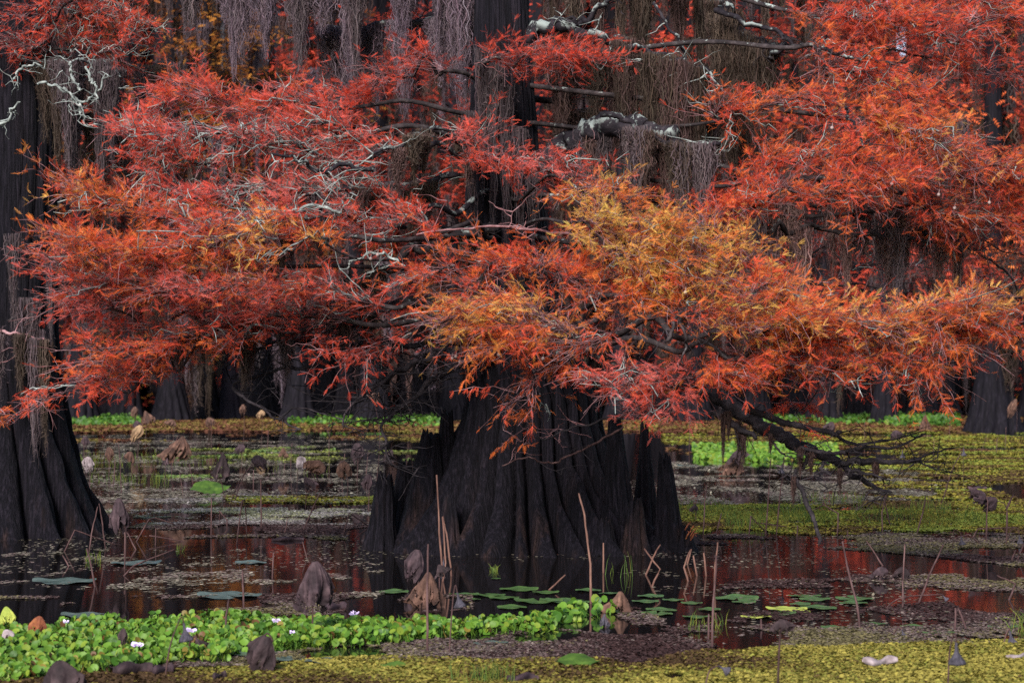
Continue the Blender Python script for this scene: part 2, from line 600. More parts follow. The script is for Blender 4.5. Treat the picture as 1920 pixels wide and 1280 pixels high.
# ------------------------------------------------------------------ fluted, flaring trunk
def fluted(acc, centre, zs, rads, lobes, depth, seed, NT=200, NZ=90, mi=0, squash=0.85, twist=0.15, top_jag=0.0, gnarl=0.03, shoulder=0.0):
    r = np.random.default_rng(seed)
    z = np.linspace(zs[0], zs[-1], NZ)
    if zs[-1] > 4:
        z = zs[0] + (zs[-1] - zs[0]) * np.linspace(0, 1, NZ) ** 1.7
    rad = np.interp(z, zs, rads)
    cx = np.interp(z, [c[2] for c in centre], [c[0] for c in centre])
    cy = np.interp(z, [c[2] for c in centre], [c[1] for c in centre])
    th = np.linspace(0, 2 * np.pi, NT, endpoint=False)
    w_ = r.uniform(0.6, 1.5, lobes)
    g = np.concatenate([[0], np.cumsum(w_) / w_.sum()]) * 2 * np.pi
    TH, Z = np.meshgrid(th, z, indexing='xy')
    A = (TH + twist * np.sin(Z * 1.3 + seed) + 0.10 * (fbm(Z * 0.9 + seed, np.cos(TH) * 1.5 + 3 * np.sin(TH) + 9) - 0.5)) % (2 * np.pi)
    k = np.clip(np.searchsorted(g, A, side='right') - 1, 0, lobes - 1)
    u = (A - g[k]) / (g[k + 1] - g[k])
    lobe_h = r.uniform(0.6, 1.5, lobes)[k]
    lobe_a = r.uniform(0.7, 1.3, lobes)[k]
    zz = np.maximum(Z, 0)
    H0 = max(1.0, min(zs[-1], 2.6))
    amp = depth * lobe_a * (0.16 + 0.84 * np.exp(-(zz / (H0 * 0.55 * lobe_h)) ** 1.6))
    bul = np.abs(np.sin(np.pi * u)) ** 0.55
    sub = 0.10 * np.abs(np.sin(np.pi * u * 3 + k)) * np.exp(-zz / 1.2)
    fib = gnarl * (fbm(TH * 26 / 6.28 * 2.0, Z * 0.8 + seed * 3.1, 4) - 0.5) + gnarl * 1.6 * (fbm(TH * 6 + 5, Z * 2.2 + seed, 3) - 0.5)
    rr = rad[:, None] * (1 - amp + amp * bul + amp * sub + fib)
    if shoulder > 0:      # some ridges are fused knees that stop short with a shoulder
        hk = (r.uniform(0.25, 1.35, lobes) * (r.random(lobes) < 0.65))[k]
        ek = r.uniform(0.5, 1.5, lobes)[k]
        hk = hk + 0.10 * np.sin(9 * u + k)
        rr = rr + shoulder * ek * bul * np.clip((hk - Z) / 0.16, 0, 1) * (1 - 0.35 * np.clip(Z / 1.3, 0, 1))
        rr = rr + 0.055 * (fbm(TH * 14 + seed, Z * 2.6, 4) - 0.5) * np.exp(-zz / 2.2)
    X = cx[:, None] + rr * np.cos(TH)
    Yy = cy[:, None] + rr * squash * np.sin(TH)
    ZZ = Z.copy()
    if top_jag > 0:
        top = (Z - zs[0]) / (zs[-1] - zs[0])
        ZZ = Z + np.clip((top - 0.55) / 0.45, 0, 1) * top_jag * (fbm(TH * 3.1 + seed, TH * 0 + seed * 2.7, 3) - 0.55) * 2
    v = np.stack([X, Yy, ZZ], -1).reshape(-1, 3)
    i, j = np.meshgrid(np.arange(NZ - 1), np.arange(NT), indexing='ij')
    q = i * NT + j
    q2 = i * NT + (j + 1) % NT
    t = np.concatenate([np.stack([q, q2, q2 + NT], -1).reshape(-1, 3), np.stack([q, q2 + NT, q + NT], -1).reshape(-1, 3)])
    e = len(v)
    tv = v[-NT:]
    v = np.vstack([v, tv.mean(0) - np.array([0, 0, top_jag * 0.3])])
    kk = np.arange(NT)
    cap = np.stack([(NZ - 1) * NT + kk, (NZ - 1) * NT + (kk + 1) % NT, np.full(NT, e)], -1)
    acc.add(v, np.concatenate([t, cap]), None, mi)


# ------------------------------------------------------------------ spanish moss
def moss_clump(acc, p, L, W, n, tone, wid=0.012, taper=1.0):
    """a beard of thin hanging strands below point p"""
    K = 11
    n = int(n * 2.4)
    wid = wid * 0.42
    base = p + np.stack([R.normal(0, W * 0.45, n), R.normal(0, W * 0.35, n), R.uniform(-0.02, 0.02, n)], 1)
    ln = L * R.uniform(0.3, 1.0, n) * np.exp(-0.5 * (np.abs(base[:, 0] - p[0]) / (W * 0.8)) ** 2)
    f = np.linspace(0, 1, K)
    ph = R.uniform(0, 6.28, (n, 2))
    fr = R.uniform(4, 11, (n, 2))
    am = W * R.uniform(0.03, 0.16, (n, 2))
    path = np.repeat(base[:, None], K, 1)
    path[..., 2] -= ln[:, None] * f
    path[..., 0] += am[:, :1] * (np.sin(ph[:, :1] + fr[:, :1] * f) - np.sin(ph[:, :1])) - (base[:, 0] - p[0])[:, None] * 0.45 * f
    path[..., 1] += am[:, 1:] * (np.sin(ph[:, 1:] + fr[:, 1:] * f) - np.sin(ph[:, 1:]))
    ang = R.uniform(0, np.pi, n)
    wd = wid * R.uniform(0.5, 1.6, n)[:, None] * (0.55 + 0.45 * np.sin(np.pi * np.clip(f * 0.85 + 0.12, 0, 1)))[None] * (1 - 0.7 * f ** 3)
    wd = wd * (1 + 0.7 * (R.random((n, K)) - 0.5))
    path += R.normal(0, 1, path.shape) * np.array([0.11, 0.09, 0.0]) * W * np.minimum(f * 4, 1)[None, :, None]
    d = np.stack([np.cos(ang), np.sin(ang), np.zeros(n)], 1)[:, None] * wd[..., None]
    v = np.stack([path - d, path + d], 2).reshape(n, K * 2, 3)
    tl = []
    for i in range(K - 1):
        q = i * 2
        tl += [(q, q + 1, q + 3), (q, q + 3, q + 2)]
    t = (np.arange(n)[:, None, None] * K * 2 + np.array(tl)[None]).reshape(-1, 3)
    c = np.asarray(tone) * R.uniform(0.6, 1.35, (n, 1)) * R.uniform(0.94, 1.06, (n, 3))
    acc.add(v.reshape(-1, 3), t, np.repeat(c, K * 2, 0))
    # curly side hairs
    nc = n * 7
    ii, kk = R.integers(0, n, nc), R.integers(1, K, nc)
    b = path[ii, kk]
    ld = wid * R.uniform(5, 14, nc)[:, None]
    dd = np.stack([R.normal(0, 1, nc), R.normal(0, 1, nc), R.normal(-0.5, 0.7, nc)], 1) * ld * 0.6
    sd_ = np.stack([R.normal(0, 1, nc), R.normal(0, 1, nc), R.normal(0, 1, nc)], 1) * wid * 0.75
    acc.add(np.stack([b - sd_, b + sd_, b + dd], 1).reshape(-1, 3), np.arange(nc * 3).reshape(-1, 3), np.repeat(c[ii], 3, 0))


MOSS_GREY, MOSS_OLIVE, MOSS_BROWN, MOSS_LILAC = (0.104, 0.079, 0.082), (0.080, 0.058, 0.045), (0.096, 0.060, 0.053), (0.142, 0.106, 0.122)

#=SETTING=
# ------------------------------------------------------------------ water
a = Acc()
a.add([(-400, -30, 0), (400, -30, 0), (400, 900, 0), (-400, 900, 0)], [(0, 1, 2), (0, 2, 3)])
tag(a.build("water", M['water'], smooth=False), "dark still swamp water reflecting the trees", "water", kind="structure")

# floating mats: tiny leaves strewn over the water where a noise says so
LEAF6 = np.array([(math.cos(t), math.sin(t), 0) for t in np.linspace(0, 2 * np.pi, 6)[:-1]])
LEAF6_T = np.array([(0, 1, 2), (0, 2, 3), (0, 3, 4)])


def strew(name, label, cat, zones, cols, mat='weed'):
    """zones: (top edge [(px,py)..], bottom edge [(px,py)..], leaf size m, cover, noise scale, threshold, tilt)"""
    acc = Acc()
    for top, bot, size, cover, ns, thr, tilt in zones:
        tx, ty = zip(*top)
        bx, by = zip(*bot)
        y_far, y_near = min(ty), max(by)
        Y0, Y1 = water_depth(y_near), water_depth(max(y_far, HY + 2))
        xl, xr = min(tx[0], bx[0]), max(tx[-1], bx[-1])
        wid = (xr - xl) / F
        n = int(cover * wid * (Y1 ** 2 - Y0 ** 2) / 2 / (size * size * 0.6))
        Y = np.sqrt(R.uniform(Y0 ** 2, Y1 ** 2, n))
        px = R.uniform(xl, xr, n)
        X = (px - 960) / F * Y
        py = HY + F * H / Y
        # ragged edges: the outline wanders with the noise
        wob = (fbm(X * 1.1 + 31, Y * 0.5 + 7, 4) - 0.5) * (np.interp(px, bx, by) - np.interp(px, tx, ty)) * 0.5
        ok = (py + wob > np.interp(px, tx, ty)) & (py + wob < np.interp(px, bx, by)) & (px + wob * 6 > xl) & (px + wob * 6 < xr)
        nz = fbm(X / ns + 3.7, Y / (ns * 1.3) + 1.9, 5)
        ok &= nz > thr
        X, Y, nz = X[ok], Y[ok], nz[ok]
        n = len(X)
        if n == 0:
            continue
        sz = size * R.uniform(0.45, 1.0, n)
        ax = unit(np.stack([np.cos(R.uniform(0, 6.28, n)), np.sin(R.uniform(0, 6.28, n)), R.normal(0, tilt, n)], 1))
        nr = np.stack([R.normal(0, tilt, n), R.normal(0, tilt, n), np.ones(n)], 1)
        ay = unit(np.cross(nr, ax))
        pos = np.stack([X, Y, 0.004 + R.uniform(0, 0.35, n) * size], 1)
        v = pos[:, None] + sz[:, None, None] * (LEAF6[None, :, :1] * ax[:, None] + 0.75 * LEAF6[None, :, 1:2] * ay[:, None])
        v[..., 2] = np.maximum(v[..., 2], 0.003)
        t = (np.arange(n)[:, None, None] * 5 + LEAF6_T[None]).reshape(-1, 3)
        cc = np.array(cols)
        m = fbm(X * 1.0 + 50, Y * 0.8, 4) * 2.4 - 0.72 + R.normal(0, 0.24, n)
        idx = np.clip(m * len(cc), 0, len(cc) - 1).astype(int)
        c = cc[idx] * R.uniform(0.6, 1.3, (n, 1))
        acc.add(v.reshape(-1, 3), t, np.repeat(c, 5, 0))
    return tag(acc.build(name, M[mat], smooth=False), label, cat, kind="stuff")


YG = [(0.058, 0.034, 0.016), (0.112, 0.082, 0.020), (0.170, 0.142, 0.026), (0.155, 0.155, 0.028), (0.245, 0.205, 0.042)]
BR = [(0.045, 0.024, 0.022), (0.075, 0.046, 0.042), (0.115, 0.080, 0.072), (0.16, 0.125, 0.105), (0.13, 0.11, 0.05)]
RU = [(0.09, 0.035, 0.020), (0.14, 0.062, 0.032), (0.17, 0.10, 0.035), (0.16, 0.13, 0.03)]
LG = [(0.075, 0.045, 0.020), (0.13, 0.095, 0.022), (0.22, 0.185, 0.028), (0.20, 0.19, 0.028), (0.17, 0.20, 0.034)]

strew("duckweed", "yellow green duckweed mat along the bottom edge of the picture", "duckweed", [
    ([(-60, 1252), (300, 1250), (560, 1240), (900, 1234), (1200, 1232), (1300, 1216), (1500, 1206), (1700, 1204), (1990, 1200)],
     [(-60, 1320), (1990, 1320)], 0.019, 1.6, 0.8, 0.32, 0.30)], YG)
strew("duckweed", "brown decaying duckweed film between the hyacinths and the yellow mat", "duckweed", [
    ([(-40, 1236), (430, 1232), (640, 1208), (800, 1200), (1000, 1184), (1240, 1180), (1400, 1172), (1700, 1160), (1960, 1150)],
     [(-40, 1256), (560, 1246), (900, 1240), (1200, 1236), (1300, 1220), (1960, 1206)], 0.017, 1.3, 0.7, 0.40, 0.16),
    ([(1150, 1140), (1500, 1136), (1960, 1128)], [(1150, 1186), (1500, 1182), (1960, 1166)], 0.019, 1.0, 0.6, 0.52, 0.12),
    ([(1250, 1086), (1600, 1078), (1960, 1074)], [(1250, 1104), (1600, 1100), (1960, 1112)], 0.02, 1.0, 0.7, 0.48, 0.12),
    ([(1300, 1000), (1500, 1003), (1960, 1000)], [(1300, 1020), (1500, 1022), (1960, 1062)], 0.022, 1.1, 0.8, 0.47, 0.12),
    ([(-40, 1116), (300, 1118), (700, 1112), (900, 1118)], [(-40, 1138), (300, 1142), (700, 1160), (900, 1142)], 0.019, 1.0, 0.6, 0.50, 0.12),
    ([(190, 985), (400, 982), (720, 985)], [(190, 1008), (400, 1006), (720, 1012)], 0.024, 1.1, 0.9, 0.46, 0.12),
], BR)
strew("duckweed", "silvery grey duckweed strip on the water right of the left trunk", "duckweed", [
    ([(180, 956), (420, 952), (720, 954)], [(180, 984), (420, 984), (720, 986)], 0.026, 1.0, 0.9, 0.48, 0.10),
    ([(260, 930), (420, 924), (700, 926)], [(260, 942), (420, 942), (700, 944)], 0.032, 0.9, 1.1, 0.52, 0.10),
], [(0.15, 0.125, 0.115), (0.25, 0.22, 0.205), (0.32, 0.30, 0.27), (0.22, 0.22, 0.12)])
strew("duckweed", "green gold duckweed bank right of the big trunk", "duckweed", [
    ([(1255, 955), (1400, 946), (1700, 944), (1960, 940)], [(1255, 1000), (1400, 1002), (1700, 1002), (1960, 1002)], 0.026, 1.5, 1.2, 0.33, 0.28),
    ([(1620, 884), (1700, 872), (1960, 862)], [(1620, 926), (1700, 940), (1960, 946)], 0.042, 1.1, 1.8, 0.45, 0.22),
    ([(1480, 858), (1600, 850), (1960, 826)], [(1480, 880), (1600, 884), (1960, 872)], 0.052, 1.0, 2.2, 0.47, 0.2),
    ([(1240, 814), (1500, 812), (1960, 810)], [(1240, 830), (1500, 834), (1960, 836)], 0.075, 1.1, 4.0, 0.44, 0.2),
    ([(420, 931), (560, 930), (720, 932)], [(420, 943), (560, 944), (720, 944)], 0.04, 1.1, 1.5, 0.42, 0.2),
], LG)
strew("duckweed", "sparse green weed among the dead lotus beyond the left trunk", "duckweed", [
    ([(130, 846), (400, 840), (820, 836)], [(130, 874), (400, 868), (820, 860)], 0.055, 0.7, 1.8, 0.57, 0.25),
    ([(130, 884), (250, 880), (420, 876)], [(130, 900), (250, 900), (420, 896)], 0.048, 0.7, 1.4, 0.58, 0.2)], [(0.09, 0.09, 0.03), (0.14, 0.15, 0.035), (0.18, 0.21, 0.045), (0.13, 0.20, 0.06)])
strew("duckweed", "rusty brown weed belt before the far trees", "duckweed", [
    ([(-60, 783), (900, 783), (1990, 780)], [(-60, 812), (900, 808), (1300, 812), (1990, 810)], 0.12, 1.2, 7.0, 0.33, 0.25),
    ([(1250, 838), (1600, 836), (1960, 832)], [(1250, 850), (1600, 850), (1960, 848)], 0.07, 0.9, 3.0, 0.52, 0.15),
    ([(130, 818), (500, 816), (860, 816)], [(130, 828), (500, 828), (860, 826)], 0.08, 0.8, 3.0, 0.54, 0.15)], RU)
strew("floating_leaves", "pale specks of fallen leaf strewn over the open dark water", "leaf litter", [
    ([(-40, 900), (960, 900), (1960, 900)], [(-40, 1150), (960, 1150), (1960, 1210)], 0.024, 0.03, 2.0, 0.42, 0.04),
    ([(1250, 870), (1600, 866), (1760, 880)], [(1250, 948), (1600, 948), (1760, 948)], 0.045, 0.42, 0.7, 0.52, 0.04),
    ([(-40, 1030), (300, 1034), (720, 1034)], [(-40, 1130), (300, 1130), (720, 1120)], 0.026, 0.40, 0.45, 0.69, 0.04),
    ([(150, 820), (500, 816), (720, 816)], [(150, 944), (500, 944), (720, 944)], 0.05, 0.25, 0.8, 0.55, 0.04),
], [(0.15, 0.13, 0.09), (0.22, 0.19, 0.14), (0.30, 0.27, 0.20), (0.20, 0.15, 0.13)])

#=TREES=
# ------------------------------------------------------------------ the big cypress in the middle
TY = 21.4
main = empty("cypress_tree", (at(985, 730, TY)[0], TY, 0), "big cypress with swollen fluted black base in the middle of the water", "tree")
a = Acc()
sc = TY / F


def cxm(px, z):
    return ((px - 960) * sc, TY, z)


fluted(a, [cxm(985, -0.4), cxm(985, 0.4), cxm(998, 1.6), cxm(965, 2.6), cxm(945, 3.8), cxm(940, 6), cxm(950, 9)],
       [-0.4, 0, 0.25, 0.52, 0.89, 1.32, 1.65, 2.13, 2.94, 4.0, 5.6, 9.5],
       [1.70, 1.52, 1.27, 1.05, 0.88, 0.77, 0.72, 0.61, 0.47, 0.40, 0.30, 0.2], 27, 0.40, 5, 620, 240, squash=0.8, gnarl=0.045, shoulder=0.12, twist=0.10)
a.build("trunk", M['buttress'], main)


def knee(tree, px, ytop, hw0, hw1, Y, seed, lobes=6, lean=0):
    a = Acc()
    z = at(px, ytop, Y)[2]
    x = (px - 960) / F * Y
    s = Y / F
    fluted(a, [(x - lean * s, Y, -0.3), (x, Y, z)], [-0.3, 0, z * 0.35, z * 0.8, z], [hw0 * s * 1.15, hw0 * s, (hw0 * 0.45 + hw1 * 0.5) * s, hw1 * 1.05 * s, hw1 * 0.7 * s],
           lobes, 0.4, seed, 90, 50, squash=0.9, top_jag=0.13, gnarl=0.09, twist=0.3)
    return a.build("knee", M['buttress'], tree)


knee(main, 722, 894, 36, 18, 21.1, 1, 6, 12)
knee(main, 760, 868, 34, 16, 21.5, 7, 5, 14)
knee(main, 806, 812, 60, 24, 21.3, 2, 7, 16)
knee(main, 838, 772, 40, 15, 21.4, 9, 6, 10)
knee(main, 1208, 796, 38, 11, 21.6, 3, 6, -4)
knee(main, 1246, 856, 36, 15, 21.0, 4, 6, -14)
knee(main, 1152, 786, 46, 17, 20.9, 5, 7, -12)
knee(main, 1286, 985, 26, 12, 20.9, 6, 5)
knee(main, 1135, 975, 30, 14, 20.45, 8, 5)
knee(main, 1190, 940, 34, 16, 20.6, 10, 5)
knee(main, 842, 930, 30, 14, 20.5, 11, 5)

TR = {h: np.array([np.interp(h, [0, 1.6, 2.6, 3.8, 6, 9], [(q - 960) * sc for q in (985, 998, 965, 945, 940, 950)]), TY, h]) for h in
      (2.2, 2.6, 3.0, 3.4, 3.8, 4.2, 4.6, 5.0, 5.4, 5.8, 6.4, 7.0)}

# leafy boughs: pixels inner -> outer, depths, limb radius, half height px, needle sprays, colours
B = []
# --- left tiers
B += [(TR[5.0], [(860, 130), (800, 132), (720, 165), (640, 195)], 20.9, 20.6, .030, 34, 1500, 'R5D3', .4, 0)]
B += [(TR[5.0], [(900, 112), (960, 108), (1030, 108), (1095, 125)], 20.6, 20.3, .024, 36, 1700, 'R6D3', .35, 0)]
B += [(TR[4.6], [(700, 195), (560, 205), (430, 200), (330, 185), (250, 235)], 20.6, 19.9, .028, 46, 3100, 'R6P2O1', .4, .12)]
B += [(TR[4.2], [(780, 245), (640, 240), (480, 240), (330, 245), (190, 238)], 20.3, 19.5, .034, 38, 2600, 'R5P3', .3, .30)]
B += [(TR[4.2], [(850, 250), (900, 285), (980, 300), (1060, 320)], 20.2, 19.5, .020, 40, 1500, 'R6P3', .2, .12)]
B += [(TR[4.2], [(830, 290), (700, 290), (540, 285), (400, 300), (270, 315)], 20.4, 19.6, .034, 40, 2900, 'R5P4', .25, .34)]
B += [(TR[3.8], [(820, 395), (700, 370), (560, 355), (420, 350), (300, 370)], 20.3, 19.4, .034, 42, 2700, 'R4P5', .25, .36)]
B += [(TR[3.4], [(870, 428), (760, 425), (620, 415), (480, 412), (350, 418)], 19.9, 18.9, .030, 34, 2900, 'R6P2O2', .35, .14)]
B += [(TR[3.4], [(520, 415), (350, 412), (240, 395), (140, 385), (60, 382)], 19.5, 18.9, .020, 36, 1900, 'R4O4A1Y1', .35, .05)]
B += [(TR[3.4], [(740, 455), (580, 450), (420, 448), (280, 455), (150, 468), (50, 465)], 19.5, 18.4, .030, 34, 4000, 'O6R5Y1', .4, .04)]
B += [(TR[3.0], [(640, 470), (520, 440), (470, 425)], 19.0, 18.4, .014, 22, 500, 'Y4O5', .4, .3)]
B += [(TR[3.0], [(620, 495), (480, 495), (340, 495), (200, 508), (70, 505)], 19.7, 18.8, .026, 36, 2600, 'R5O4P2', .3, .05)]
B += [(TR[3.0], [(790, 585), (700, 555), (560, 550), (430, 548), (300, 550), (80, 560)], 19.6, 18.5, .032, 36, 3500, 'R6P3O2', .25, .10)]
B += [(TR[2.6], [(780, 600), (640, 592), (500, 585), (350, 600), (210, 590), (90, 590)], 20.0, 19.0, .034, 34, 2300, 'R5P3D1', .2, .06)]
B += [(TR[2.6], [(560, 605), (440, 632), (330, 642), (220, 650), (130, 665)], 19.6, 18.8, .024, 34, 1700, 'R5O3', .1, .04)]
B += [(TR[2.6], [(400, 650), (300, 680), (210, 700), (125, 725)], 19.8, 19.0, .020, 30, 1000, 'R5O3D2', .05, .04)]
B += [(None, [(300, 700), (200, 728), (90, 748), (-20, 775)], 19.4, 18.8, .012, 18, 480, 'R5O3', .05, .04)]
B += [(TR[2.6], [(800, 605), (720, 640), (660, 680), (600, 665)], 20.0, 19.2, .018, 40, 420, 'R6D3', -.3, .05)]
B += [(TR[2.6], [(780, 600), (700, 610), (600, 640), (520, 625)], 20.2, 19.6, .018, 30, 600, 'R6D3', -.1, .05)]
# --- middle, in front of the trunk
B += [(TR[2.6], [(1040, 520), (960, 505), (860, 515), (775, 525)], 19.6, 19.2, .024, 32, 1800, 'R6O4', .4, .04)]
B += [(TR[2.6], [(990, 525), (1060, 530), (1130, 545), (1180, 570)], 19.4, 18.8, .020, 36, 1400, 'O6R4', .3, .02)]
B += [(TR[2.2], [(1120, 590), (1030, 600), (950, 585), (880, 580), (825, 600)], 18.9, 18.2, .022, 36, 2400, 'O5R2Y4', .1, .03)]
B += [(TR[2.2], [(1150, 628), (1060, 628), (980, 628), (905, 636)], 18.7, 18.1, .018, 38, 1900, 'O5R3A2', -.25, .03)]
B += [(None, [(1100, 660), (1040, 690), (990, 715), (960, 740)], 18.9, 18.5, .010, 34, 420, 'O5R4', -.45, .03)]
B += [(TR[2.2], [(1010, 740), (990, 770), (1000, 800)], 19.4, 19.2, .008, 20, 130, 'O7R3', -.3, .03)]
# --- yellow heart
B += [(TR[3.8], [(1050, 345), (1110, 380), (1180, 400), (1240, 420)], 19.2, 18.5, .018, 38, 1400, 'Y3O5P1', .35, .03)]
B += [(TR[3.4], [(1060, 420), (1140, 440), (1230, 452), (1330, 462)], 18.8, 18.1, .020, 42, 2300, 'Y6G2O4', .3, .02)]
B += [(TR[3.0], [(1110, 470), (1200, 490), (1280, 500), (1330, 530)], 18.7, 18.1, .018, 42, 2000, 'Y4G2O5', .15, .02)]
B += [(TR[2.6], [(1140, 520), (1230, 540), (1310, 545)], 18.8, 18.3, .016, 40, 1500, 'O5Y2G1R3', .1, .02)]
B += [(None, [(1350, 500), (1390, 480), (1430, 495)], 19.2, 19.0, .009, 34, 520, 'Y5O4', .3, .02)]
# --- lower right
B += [(TR[2.2], [(1130, 560), (1240, 570), (1350, 555), (1440, 545), (1500, 575)], 18.7, 17.8, .030, 44, 3200, 'O6R4Y1G1', .3, .03)]
B += [(TR[2.2], [(1180, 620), (1320, 620), (1440, 615), (1560, 600), (1680, 600), (1760, 584), (1815, 578)], 18.4, 17.2, .034, 42, 5200, 'O5Y4R3', .35, .03)]
B += [(TR[2.2], [(1180, 655), (1330, 648), (1460, 642), (1590, 638), (1700, 636), (1785, 628), (1830, 624)], 18.6, 17.5, .034, 46, 5200, 'O5R6A1', .0, .04)]
B += [(TR[2.2], [(1190, 692), (1310, 700), (1430, 702), (1560, 698), (1680, 694), (1745, 712)], 18.7, 17.8, .030, 44, 4300, 'R6O4A1', -.15, .05)]
B += [(None, [(1290, 705), (1240, 718), (1190, 722), (1150, 722)], 18.6, 18.2, .012, 38, 1100, 'R5P4O1', .0, .10)]
B += [(None, [(1320, 725), (1270, 742), (1230, 758), (1190, 765)], 18.7, 18.4, .010, 26, 420, 'R5P5', -.1, .16)]
B += [(None, [(1560, 690), (1540, 725), (1510, 750), (1495, 770)], 19.0, 19.0, .010, 22, 300, 'R6O3', -.5, .05)]
# --- upper right
B += [(TR[3.4], [(1250, 430), (1340, 405), (1440, 390), (1560, 365), (1620, 370)], 19.9, 19.1, .030, 38, 2900, 'R6O5', .35, .06)]
B += [(TR[4.2], [(1340, 345), (1450, 315), (1560, 300), (1660, 310)], 20.2, 19.4, .026, 42, 2500, 'R6O4', .3, .06)]
B += [(TR[4.6], [(1300, 240), (1350, 210), (1420, 205), (1500, 195), (1580, 200)], 20.4, 19.8, .022, 36, 1700, 'R6O3D2', .3, .05)]
B += [(TR[5.4], [(1460, 95), (1560, 140), (1640, 170), (1730, 215)], 20.3, 19.4, .030, 42, 2400, 'R6O3', .2, .06)]
B += [(TR[5.0], [(1560, 215), (1640, 230), (1720, 255), (1800, 300), (1920, 330)], 19.9, 18.6, .030, 46, 3700, 'O5R5Y2P1', .25, .04)]
B += [(TR[4.6], [(1540, 320), (1640, 325), (1740, 330), (1840, 350), (1960, 360)], 19.8, 18.7, .028, 46, 3800, 'R6O5P2', .2, .05)]
B += [(TR[3.8], [(1640, 395), (1740, 400), (1840, 410), (1960, 420)], 20.0, 19.0, .024, 44, 2900, 'R6O4P2', .1, .05)]
B += [(None, [(1720, 430), (1790, 445), (1860, 455), (1960, 470)], 20.2, 19.6, .016, 26, 800, 'R6O3D2', -.1, .05)]
B += [(TR[6.4], [(1430, 10), (1540, 35), (1650, 55), (1770, 65), (1880, 85)], 20.6, 19.6, .030, 38, 3000, 'R7D2O2', .25, .06)]
B += [(TR[7.0], [(1480, -30), (1620, 5), (1760, 15), (1900, 25), (1980, 20)], 20.8, 20.0, .030, 36, 2500, 'R6D3O1', .2, .05)]
B += [(None, [(1500, 110), (1590, 95), (1680, 110), (1790, 130), (1900, 150)], 20.9, 20.4, .018, 34, 1200, 'R5D4', .1, .06)]
B += [(None, [(1480, 300), (1420, 330), (1400, 370)], 20.5, 20.3, .012, 36, 500, 'R6O3', -.2, .06)]
B += [(None, [(1400, 330), (1480, 370), (1540, 400), (1590, 430)], 20.8, 20.6, .014, 30, 200, 'R5D4', -.2, .06)]
B += [(None, [(1440, 470), (1560, 470), (1700, 490), (1850, 510)], 22.4, 22.8, .016, 60, 800, 'R5D4P2', -.1, .04)]
B += [(None, [(1480, 530), (1620, 540), (1760, 530), (1880, 545)], 22.6, 23.0, .014, 40, 500, 'R4D5P2', -.1, .04)]
B += [(None, [(1060, 200), (1160, 180), (1260, 190), (1360, 240)], 22.9, 23.3, .014, 60, 420, 'D5R3', -.1, .04)]
BP = []
for rt, pts, y0, y1, r0, th, nf, mx, up, li in B:
    BP.append(bough(main, pts, y0, y1, r0, th, nf, mx, up, li, root=rt))


def limb(tree, pts, Y, rad, mat='limb', name="limb", twigs=0, tl=0.35, sides=8, tmat='black_twig', knob=0.25, droop=-0.1, forks=2, crook=0.35):
    """a bare limb through photo pixels, with optional crooked side twigs"""
    Ys = np.linspace(Y[0], Y[1], len(pts)) if isinstance(Y, tuple) else np.full(len(pts), Y)
    P = [at(x, y, q) for (x, y), q in zip(pts, Ys)]
    path = smooth_path(P, 8 * len(P))
    amp = max(rad) * crook + 0.008 * min(1, crook * 3)
    wv = R.normal(0, 1, (len(P) * 3 + 2, 3)) * amp
    wv[0] = 0
    path += smooth_path(wv, len(path))
    path += R.normal(0, 0.003, path.shape)
    a = Acc()
    tube(a, path, rad, sides, 0, None, knob)
    if twigs:
        lvl = path
        prob = np.linspace(0.4, 1, len(lvl))
        for lev in range(forks):
            n = twigs * (1 + lev)
            b = lvl[R.choice(len(lvl), n, p=prob / prob.sum())]
            d = unit(np.stack([R.normal(0, 1, n), R.normal(0, 0.6, n), R.normal(droop, 0.55, n)], 1))
            l = tl * R.uniform(0.4, 1.3, n) * 0.75 ** lev
            k = np.linspace(0, 1, 6)
            tw = b[:, None] + d[:, None] * (l[:, None] * k)[..., None]
            tw += np.cumsum(R.normal(0, 0.014, tw.shape), 1) * k[None, :, None] * 1.5
            many_tubes(a, tw, np.full(n, min(0.009, rad[-1] * 0.9 + 0.002) * 0.75 ** lev), np.full(n, 0.0018), 1)
            lvl = tw[:, 2:].reshape(-1, 3)
            prob = np.ones(len(lvl))
    a.build(name, [M[mat], M[tmat]], tree)
    return path


LP = {}
LP['a'] = limb(main, [(950, 75), (1000, 62), (1060, 45), (1085, 50), (1130, 66), (1170, 72), (1195, 95), (1240, 108), (1290, 120), (1340, 150), (1385, 178)],
               (21.4, 20.3), [.075, .075, .06, .030, .026, .022, .012], 'lichen_limb', twigs=12, tmat='lichen_twig')
LP['b'] = limb(main, [(1085, 50), (1120, 18), (1175, -25)], (21.1, 21.0), [.035, .03, .025], 'lichen_limb', twigs=4)
LP['c'] = limb(main, [(1000, -190), (1180, -110), (1335, -10), (1362, 30), (1402, 70), (1448, 98), (1466, 92)], (21.4, 20.6), [.10, .09, .07, .055, .045, .04], 'lichen_limb', twigs=8)
LP['d'] = limb(main, [(1000, 330), (1050, 275), (1098, 250), (1130, 238), (1200, 236), (1262, 252)], (21.3, 20.4), [.12, .13, .14, .135, .11, .08], 'lichen_limb', twigs=4, knob=0.16, sides=16, crook=0.16)
LP['d2'] = limb(main, [(1125, 215), (1175, 222), (1205, 248), (1240, 262), (1290, 272), (1350, 270)], (20.3, 20.2), [.03, .03, .026, .024, .03, .022], 'lichen_limb', twigs=5, tmat='lichen_twig')
LP['e'] = limb(main, [(1340, 20), (1390, 40), (1450, 60), (1510, 90)], (20.7, 20.5), [.03, .026, .02], 'lichen_limb', twigs=5)
LP['f'] = limb(main, [(1225, 5), (1260, 60), (1285, 110), (1310, 140)], (20.9, 20.6), [.018, .016, .012], 'lichen_limb', twigs=5, tmat='lichen_twig')
